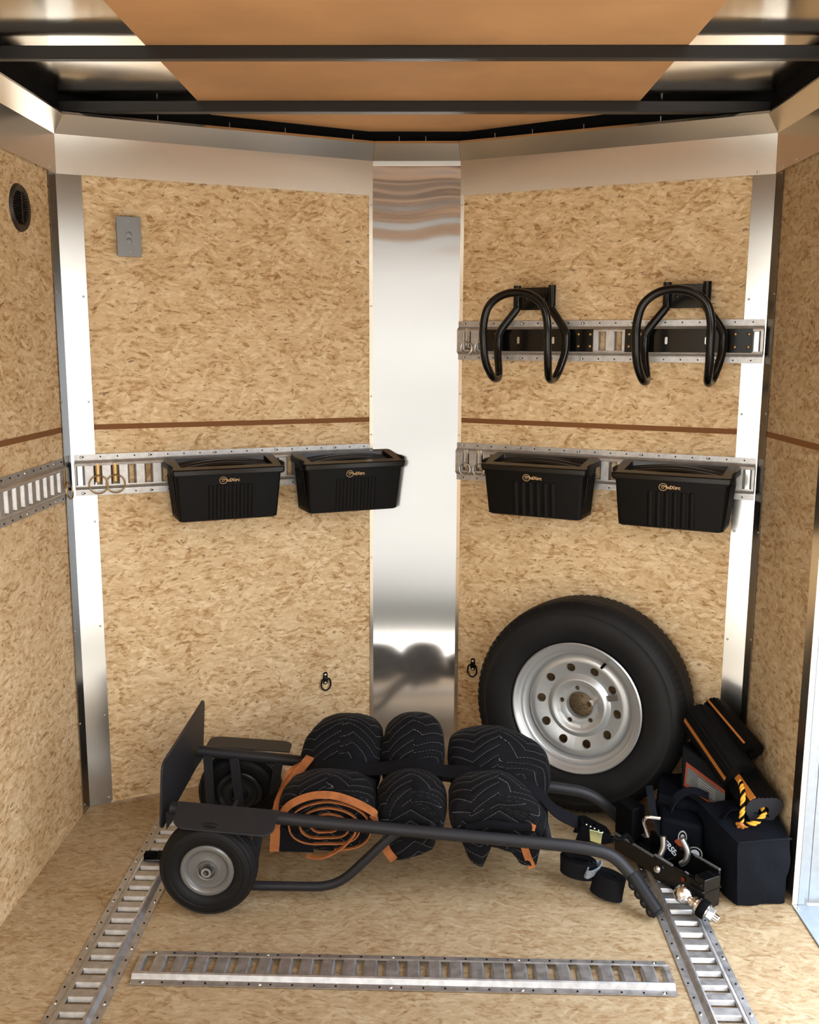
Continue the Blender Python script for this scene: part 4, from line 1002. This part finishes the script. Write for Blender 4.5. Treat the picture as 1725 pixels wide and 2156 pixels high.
# ------------------------------------------------------------------ bags
def soft_box(name, corners_b, corners_t, mt, parent, sag=.01, seed=0, n=9, amp=.006):
    """box between two quads (ccw from front-left), puffed and creased"""
    b_ = NB()
    bmesh.ops.create_cube(b_, size=2); bmesh.ops.subdivide_edges(b_, edges=b_.edges[:], cuts=n, use_grid_fill=True)
    B = [V(p) for p in corners_b]; T = [V(p) for p in corners_t]
    for v_ in b_.verts:
        u_, w_, h_ = (v_.co.x+1)/2, (v_.co.y+1)/2, (v_.co.z+1)/2
        lo = (B[0]*(1-u_)+B[1]*u_)*(1-w_)+(B[3]*(1-u_)+B[2]*u_)*w_; hi = (T[0]*(1-u_)+T[1]*u_)*(1-w_)+(T[3]*(1-u_)+T[2]*u_)*w_
        p = lo*(1-h_)+hi*h_; cen = sum(B+T, V())/8
        # round the corners
        q = v_.co; m_ = max(abs(q.x), abs(q.y), abs(q.z)); ln = q.length/m_
        p = p + (cen-p)*(ln-1)*sag*6
        d = (p-cen).normalized(); p += d*(noise.noise(p*18+V((seed, 0, 0)))*amp + noise.noise(p*45)*amp*.35)
        if p.z < .001: p.z = .001
        v_.co = p
    return obj(name, b_, mt, parent, angle=60)
bg2 = thing('tool_bag', 'small boxy navy black nylon bag on the floor beside the side doorway', 'bag', (.88, 2.45, 0)); o2 = V((.88, 2.45, 0))
sb = [(.832, 2.372, 0), (.968, 2.392, 0), (.975, 2.56, 0), (.775, 2.56, 0)]; stp = [(.815, 2.352, .198), (.968, 2.378, .198), (.972, 2.56, .225), (.765, 2.55, .215)]
soft_box('bag_body', [V(p)-o2 for p in sb], [V(p)-o2 for p in stp], M_bag, bg2, sag=.008, seed=4)
b_ = NB(); tube(b_, [tuple(V(p)-o2+V((0, 0, .001))) for p in [(.818, 2.352, .196), (.90, 2.365, .199), (.964, 2.377, .197)]], .003, 8); obj('seam', b_, M_bag, bg2)
b_ = NB(); ribbon(b_, [tuple(V(p)-o2) for p in smooth_path([(.80, 2.45, .214), (.83, 2.46, .24), (.88, 2.46, .235), (.93, 2.46, .222)], 5)], .022, .003, (0, 1, 0)); obj('handle', b_, M_bagtop, bg2)

bg1 = thing('duffel_bag', 'large black duffel bag with white lettering behind the hitch', 'bag', (.74, 2.66, 0)); o1 = V((.74, 2.66, 0))
db = [(.655, 2.545, 0), (.775, 2.525, 0), (.905, 2.78, 0), (.700, 2.75, 0)]; dt = [(.660, 2.60, .222), (.80, 2.575, .185), (.90, 2.77, .20), (.705, 2.745, .225)]
soft_box('bag_body', [V(p)-o1 for p in db], [V(p)-o1 for p in dt], M_bagtop, bg1, sag=.02, seed=9, amp=.010)
b_ = NB(); ribbon(b_, [tuple(V(p)-o1) for p in smooth_path([(.640, 2.60, .235), (.640, 2.575, .215), (.642, 2.55, .18), (.652, 2.53, .15), (.668, 2.515, .115)], 6)], .020, .004, (1, -.2, .1)); obj('handle', b_, M_bag, bg1)
b_ = NB(); ribbon(b_, [tuple(V(p)-o1) for p in smooth_path([(.690, 2.555, .180), (.705, 2.56, .215), (.735, 2.57, .232), (.765, 2.57, .235), (.80, 2.57, .22)], 6)], .024, .004, (.1, 1, .5)); obj('handle', b_, M_bag, bg1)
# printed side panel facing the viewer
def panel_frame(c, ex, ez):
    ex = V(ex).normalized(); n_ = ex.cross(V(ez)).normalized(); ez = n_.cross(ex); return Matrix((ex, -n_ * -1, ez)).transposed()
pc = V((.700, 2.492, .120))
ex = V((.82, -.05, -.56)).normalized(); nn = V((-.12, -1, .38)); nn = (nn-ex*nn.dot(ex)).normalized(); ez = ex.cross(nn)*-1
ez = nn.cross(ex)*-1 if False else (ex.cross(nn)).normalized()
if ez.z < 0: ez = -ez
def place(bm_, origin, m_, name, label=None):
    Mx = Matrix((ex, ez, nn)).transposed().to_4x4(); Mx.translation = V(origin)-o1
    bmesh.ops.transform(bm_, matrix=Mx, verts=bm_.verts); return obj(name, bm_, m_, bg1, smooth=False, label=label)
b_ = NB(); hexa(b_, [V(p)-o1 for p in [(.655, 2.508, .02), (.770, 2.478, .02), (.780, 2.53, .02), (.665, 2.56, .02), (.655, 2.512, .185), (.765, 2.492, .165), (.785, 2.55, .175), (.67, 2.60, .19)]]); obj('side_pocket', b_, M_bagtop, bg1, bevel=.01)
q0, q1, q2 = V((.655, 2.508, .02)), V((.770, 2.478, .02)), V((.655, 2.512, .185))
nn = (q1-q0).cross(q2-q0).normalized(); nn = -nn if nn.y > 0 else nn
def onp(x, z, e=.004): return V((x, q0.y - (nn.x*(x-q0.x)+nn.z*(z-q0.z))/nn.y, z)) + nn*e
def axes(dx_, dz_):
    global ex, ez
    ex = (onp(.7+dx_, .1+dz_)-onp(.7, .1)).normalized(); ez = nn.cross(ex)
axes(.052, -.053)
place(text_mesh('ERSEN', .0215, .0006, 'LEFT'), onp(.662, .112), M_white, 'lettering', 'white block letters')
place(text_mesh('HI', .022, .0006, 'LEFT'), onp(.719, .060), M_grey, 'lettering')
b_ = NB(); prism(b_, rrect(0, 0, .028, .013, .002), 0, .0008); place(b_, onp(.692, .122), M_red, 'orange_patch', 'orange printed patch')
def disc(r0_, r1_, n=28, el=1.0):
    b_ = NB(); A = [b_.verts.new((r0_*math.cos(2*PI*i/n), r0_*el*math.sin(2*PI*i/n), 0)) for i in range(n)]
    if r1_ == 0: b_.faces.new(A); return b_
    B = [b_.verts.new((r1_*math.cos(2*PI*i/n), r1_*el*math.sin(2*PI*i/n), 0)) for i in range(n)]
    for i in range(n): b_.faces.new([A[i], A[(i+1) % n], B[(i+1) % n], B[i]])
    return b_
axes(1, 0)
for rr_, m_, nm in (((.0215, .0180), M_grey, 'ring_print'), ((.0130, 0), M_white, 'disc_print')): place(disc(*rr_), onp(.746, .092), m_, nm)
for rr_, m_, nm in (((.0120, .0092), M_grey, 'drop_print'), ((.0055, 0), M_grey, 'drop_print')): place(disc(rr_[0], rr_[1], 24, 1.65), onp(.713, .136), m_, nm)

# black case with warning label lying on the duffel
cs = thing('black_case', 'black case with an orange edged grey warning label under the wheel chocks', 'case', (.80, 2.68, .22), (0, 0, 0))
o3 = V((.80, 2.68, .22))
cb_ = [(.735, 2.62, .20), (.845, 2.56, .16), (.93, 2.76, .17), (.845, 2.79, .20)]; ct_ = [(.742, 2.66, .335), (.855, 2.60, .275), (.925, 2.78, .25), (.845, 2.775, .33)]
b_ = NB(); hexa(b_, [V(p)-o3 for p in cb_]+[V(p)-o3 for p in ct_]); obj('case_body', b_, M_black, cs, bevel=.006)
fa, fb, fc, fd = [V(p) for p in (cb_[0], cb_[1], ct_[1], ct_[0])]
fn = (fb-fa).cross(fd-fa).normalized(); fn = -fn if fn.y > 0 else fn
def fp(u_, v_, e=0): return (fa*(1-u_)+fb*u_)*(1-v_)+(fd*(1-u_)+fc*u_)*v_+fn*e-o3
b_ = NB(); quad(b_, [fp(.08, .22, .001), fp(1.02, .10, .001), fp(1.0, .62, .001), fp(.12, .72, .001)]); obj('warning_label', b_, M_red, cs, solid=.0006, smooth=False, label='orange edged grey warning label')
b_ = NB(); quad(b_, [fp(.13, .29, .002), fp(1.01, .16, .002), fp(1.0, .53, .002), fp(.16, .64, .002)]); lb = obj('label_text_area', b_, M_label, cs, solid=.0006, smooth=False)
b_ = NB()
for k in range(5):
    v_ = .56-.05*k; quad(b_, [fp(.40, v_-.03, .003), fp(.80, v_-.085, .003), fp(.80, v_-.075, .003), fp(.40, v_-.018, .003)])
obj('small_print', b_, M_grey, lb, smooth=False)

# ------------------------------------------------------------------ rubber wheel chocks and rope
def chock(label, a, b, up, hole=True, endmat=None, rad=.050, ph=0):
    a, b = V(a), V(b); t = thing('wheel_chock', label, 'wheel chock', a, group='ribbed rubber wheel chocks'); d = b-a
    n = 96; sec = []
    for i in range(n):
        th_ = 2*PI*i/n; r = rad*(1+.13*math.cos(3*(th_-ph))) + (.0022 if (i//2) % 2 else 0)
        sec.append((r*math.cos(th_), r*math.sin(th_)))
    b_ = NB(); fr = frames([V((0, 0, 0)), d*.5, d], hint=up); rings = []
    for p, n_, bb in fr: rings.append([b_.verts.new(p+n_*x+bb*y) for x, y in sec])
    rin = []
    for k, (p, n_, bb) in enumerate((fr[0], fr[-1])):
        rin.append([b_.verts.new(p+n_*.015*math.cos(2*PI*i/n)+bb*.015*math.sin(2*PI*i/n)) for i in range(n)])
    for A, B in zip(rings[:-1], rings[1:]):
        for i in range(n): b_.faces.new([A[i], A[(i+1) % n], B[(i+1) % n], B[i]])
    for A, B in ((rings[0], rin[0]), (rings[-1], rin[1]), (rin[0], rin[1])):
        for i in range(n):
            f_ = b_.faces.new([A[i], A[(i+1) % n], B[(i+1) % n], B[i]])
            if A is rings[0]: f_.material_index = 1
    obj('chock_body', b_, [M_blackrub, endmat or M_blackrub], t, angle=25)
    # orange stripes along the hollows
    return t, fr, d
def stripe(t, fr, d, ang, w_=.012, rad=.050, ph=0):
    p, n_, bb = fr[0]; r = rad*(1+.13*math.cos(3*(ang-ph)))+.0032
    b_ = NB(); dr = n_*math.cos(ang)+bb*math.sin(ang); tg = (-n_*math.sin(ang)+bb*math.cos(ang))
    pts = []
    for q in (d*.01, d*.99):
        for s_ in (-1, 1): pts.append(q+dr*r+tg*s_*w_/2)
    hexa(b_, [pts[0]-dr*.004, pts[1]-dr*.004, pts[3]-dr*.004, pts[2]-dr*.004, pts[0], pts[1], pts[3], pts[2]]); obj('stripe', b_, M_stripe, t, label='orange stripe')
def best_ang(fr, want):
    p, n_, bb = fr[0]; w_ = V(want); return math.atan2(w_.dot(bb), w_.dot(n_))
toc = lambda p: (V((0, 0, camz))-V(p)).normalized()
t1, fr1, d1 = chock('black ribbed wheel chock on the case, yellow rope hanging from its near end', (.876, 2.545, .292), (.806, 2.735, .392), (0, 0, 1))
stripe(t1, fr1, d1, best_ang(fr1, V((-.80, -.62, -.25))), .011)
t2_, fr2, d2 = chock('black ribbed wheel chock furthest back against the corner, thin orange line along it', (.925, 2.62, .330), (.865, 2.79, .395), (0, 0, 1), rad=.042)
stripe(t2_, fr2, d2, best_ang(fr2, V((-.45, -.55, .75))), .006, rad=.042)
t3_, fr3, d3 = chock('black ribbed wheel chock with grey lobed end face beside the right wall', (.914, 2.452, .236), (.888, 2.665, .275), (0, 0, 1), endmat=M_chockend, rad=.048, ph=.5)
stripe(t3_, fr3, d3, best_ang(fr3, V((-.62, -.45, .72))), .018, rad=.048, ph=.5)
rp_ = thing('rope', 'twisted yellow and black rope tying two wheel chocks', 'rope')
def rope(path):
    pth = smooth_path(path, 14); fr = frames(pth)
    for ph, m_ in ((0, M_yellow), (2*PI/3, M_yellow), (4*PI/3, M_black)):
        b_ = NB(); acc = 0; pts = []
        for i, (p, n_, bb) in enumerate(fr):
            if i: acc += (p-fr[i-1][0]).length
            a = acc/.034*2*PI+ph; pts.append(p+n_*.0036*math.cos(a)+bb*.0036*math.sin(a))
        tube(b_, pts, .0040, 8); obj('strand', b_, m_, rp_)
rope([(.868, 2.515, .292), (.862, 2.470, .278), (.856, 2.448, .238), (.850, 2.437, .205)]); rope([(.850, 2.437, .204), (.872, 2.425, .212), (.895, 2.428, .222), (.914, 2.445, .236), (.914, 2.47, .24)])
b_ = NB(); pts = smooth_path([(.838, 2.435, .208), (.848, 2.425, .212), (.858, 2.430, .200), (.850, 2.428, .192), (.842, 2.430, .202), (.852, 2.424, .208), (.848, 2.428, .184)], 6); tube(b_, pts, .0045, 8); obj('knot', b_, M_stripe, rp_)

# ------------------------------------------------------------------ trailer hitch
hc = thing('trailer_hitch', 'black adjustable trailer hitch with chrome ball, bent pins and shiny nut', 'hitch', (.66, 2.5, 0)); o4 = V((.66, 2.5, 0))
def hp(name, bm_, m_, parent=None, **k): return obj(name, bm_, m_, parent or hc, **k)
A_, B_ = V((.572, 2.640, 0)), V((.755, 2.352, 0)); dx = (B_-A_).normalized(); dyv = V((-dx.y, dx.x, 0))   # dyv points away from the viewer-right
def hb(x0, x1, y0, y1, z0, z1):
    return [A_+dx*x+dyv*y+V((0, 0, z))-o4 for x, y, z in [(x0, y0, z0), (x1, y0, z0), (x1, y1, z0), (x0, y1, z0), (x0, y0, z1), (x1, y0, z1), (x1, y1, z1), (x0, y1, z1)]]
b_ = NB(); hexa(b_, hb(0, .19, -.022, .035, .022, .075)); hp('shank', b_, M_gloss, bevel=.003)
b_ = NB(); hexa(b_, hb(.09, .34, .028, .036, .015, .110)); hexa(b_, hb(.17, .30, -.030, -.022, .018, .085)); hexa(b_, hb(.295, .345, -.035, .036, .060, .068)); hp('side_plate', b_, M_gloss, bevel=.002)
b_ = NB(); hexa(b_, hb(.31, .345, -.03, .03, .012, .10)); hp('end_plate', b_, M_gloss, bevel=.002)
for x0, x1, y, z in ((0, .16, -.024, .078), (.165, .235, -.028, .088), (.02, .09, .02, .090), (.25, .345, .032, .112)):
    n_ = int((x1-x0)/.006); poly = [(x0, z-.003)]
    b_ = NB(); poly = [(x0+n_*.006, z-.003), (x0, z-.003)]
    for k in range(n_): poly += [(x0+k*.006, z+.001), (x0+k*.006+.0042, z+.001), (x0+k*.006+.0042, z-.0022), (x0+k*.006+.006, z-.0022)]
    F = [[b_.verts.new(A_+dx*a+dyv*(y+e)+V((0, 0, c_))-o4) for a, c_ in poly] for e in (-.003, .003)]
    b_.faces.new(F[0]); b_.faces.new(F[1][::-1]); m_ = len(poly)
    for k in range(m_): b_.faces.new([F[0][k], F[0][(k+1) % m_], F[1][(k+1) % m_], F[1][k]])
    hp('notched_edge', b_, M_box, smooth=False)
p_ = V((.640, 2.463, .056)); b_ = NB(); dome(b_, p_-o4, .0105, .007, (-.6, -.75, .25), 18); hp('bolt_head', b_, M_chrome)
def wp(path, r, m_, name, n=12): b_ = NB(); tube(b_, [tuple(V(q)-o4) for q in path], r, n); return hp(name, b_, m_)
wp(fillet([(.634, 2.44, .218), (.598, 2.44, .222), (.592, 2.45, .205), (.612, 2.47, .150)], .012), .0048, M_chrome, 'bent_pin')
wp(fillet([(.660, 2.495, .138), (.662, 2.49, .105), (.652, 2.488, .080)], .02), .0085, M_steel, 'locking_pin')
wp(fillet([(.697, 2.445, .158), (.715, 2.44, .125), (.712, 2.44, .095), (.700, 2.45, .080)], .02), .0085, M_steel, 'locking_pin')
b_ = NB(); hexa(b_, [q+V((-.012, .02, 0)) for q in hb(.02, .09, -.02, .03, .075, .175)]); hp('hitch_head', b_, M_black, bevel=.004)
# ball, collar, washer and nut lying on their side
bc = V((.672, 2.323, .068)); ax = V((.060, -.048, -.026)).normalized()
def lathe_ax(prof, n=28):
    b_ = NB(); lathe(b_, prof, n, 'z'); q = V((0, 0, 1)).rotation_difference(ax).to_matrix().to_4x4(); q.translation = bc-o4; bmesh.ops.transform(b_, matrix=q, verts=b_.verts); return b_
R_ = .0238; bp_ = [(R_*math.sin(a), -R_*math.cos(a)) for a in [PI*k/14 for k in range(1, 12)]]
hp('hitch_ball', lathe_ax([(.008, -R_*.97)]+bp_+[(.012, .022), (.012, .027), (.017, .029), (.018, .034), (.012, .038), (.019, .042), (.020, .048), (.012, .05)]), M_chrome)
hp('mount_plate', lathe_ax([(.024, .050), (.025, .052), (.025, .068), (.024, .070)]), M_black)
def hexbar(r, z0, z1): 
    b_ = NB(); sweep(b_, [(0, 0, z0), (0, 0, z1)], circ(r, 6)); q = V((0, 0, 1)).rotation_difference(ax).to_matrix().to_4x4(); q.translation = bc-o4; bmesh.ops.transform(b_, matrix=q, verts=b_.verts); return b_
hp('washer', lathe_ax([(.021, .0705), (.021, .074)]), M_steel)
hp('nut', hexbar(.0185, .0745, .090), M_steel, bevel=.001); hp('stud', lathe_ax([(.0095, .090), (.0095, .103), (.008, .105)]), M_chrome)
b_ = NB(); hexa(b_, [V(q)-o4 for q in [(.690, 2.405, .010), (.730, 2.345, .010), (.742, 2.352, .010), (.702, 2.415, .010), (.690, 2.40, .085), (.724, 2.338, .085), (.738, 2.345, .085), (.702, 2.41, .085)]]); hp('ball_bracket', b_, M_gloss, bevel=.002)
b_ = NB(); quad(b_, [V(q)-o4 for q in [(.688, 2.398, .062), (.694, 2.388, .062), (.694, 2.387, .074), (.688, 2.397, .074)]]); hp('warning_mark', b_, M_red, solid=.0006, smooth=False)
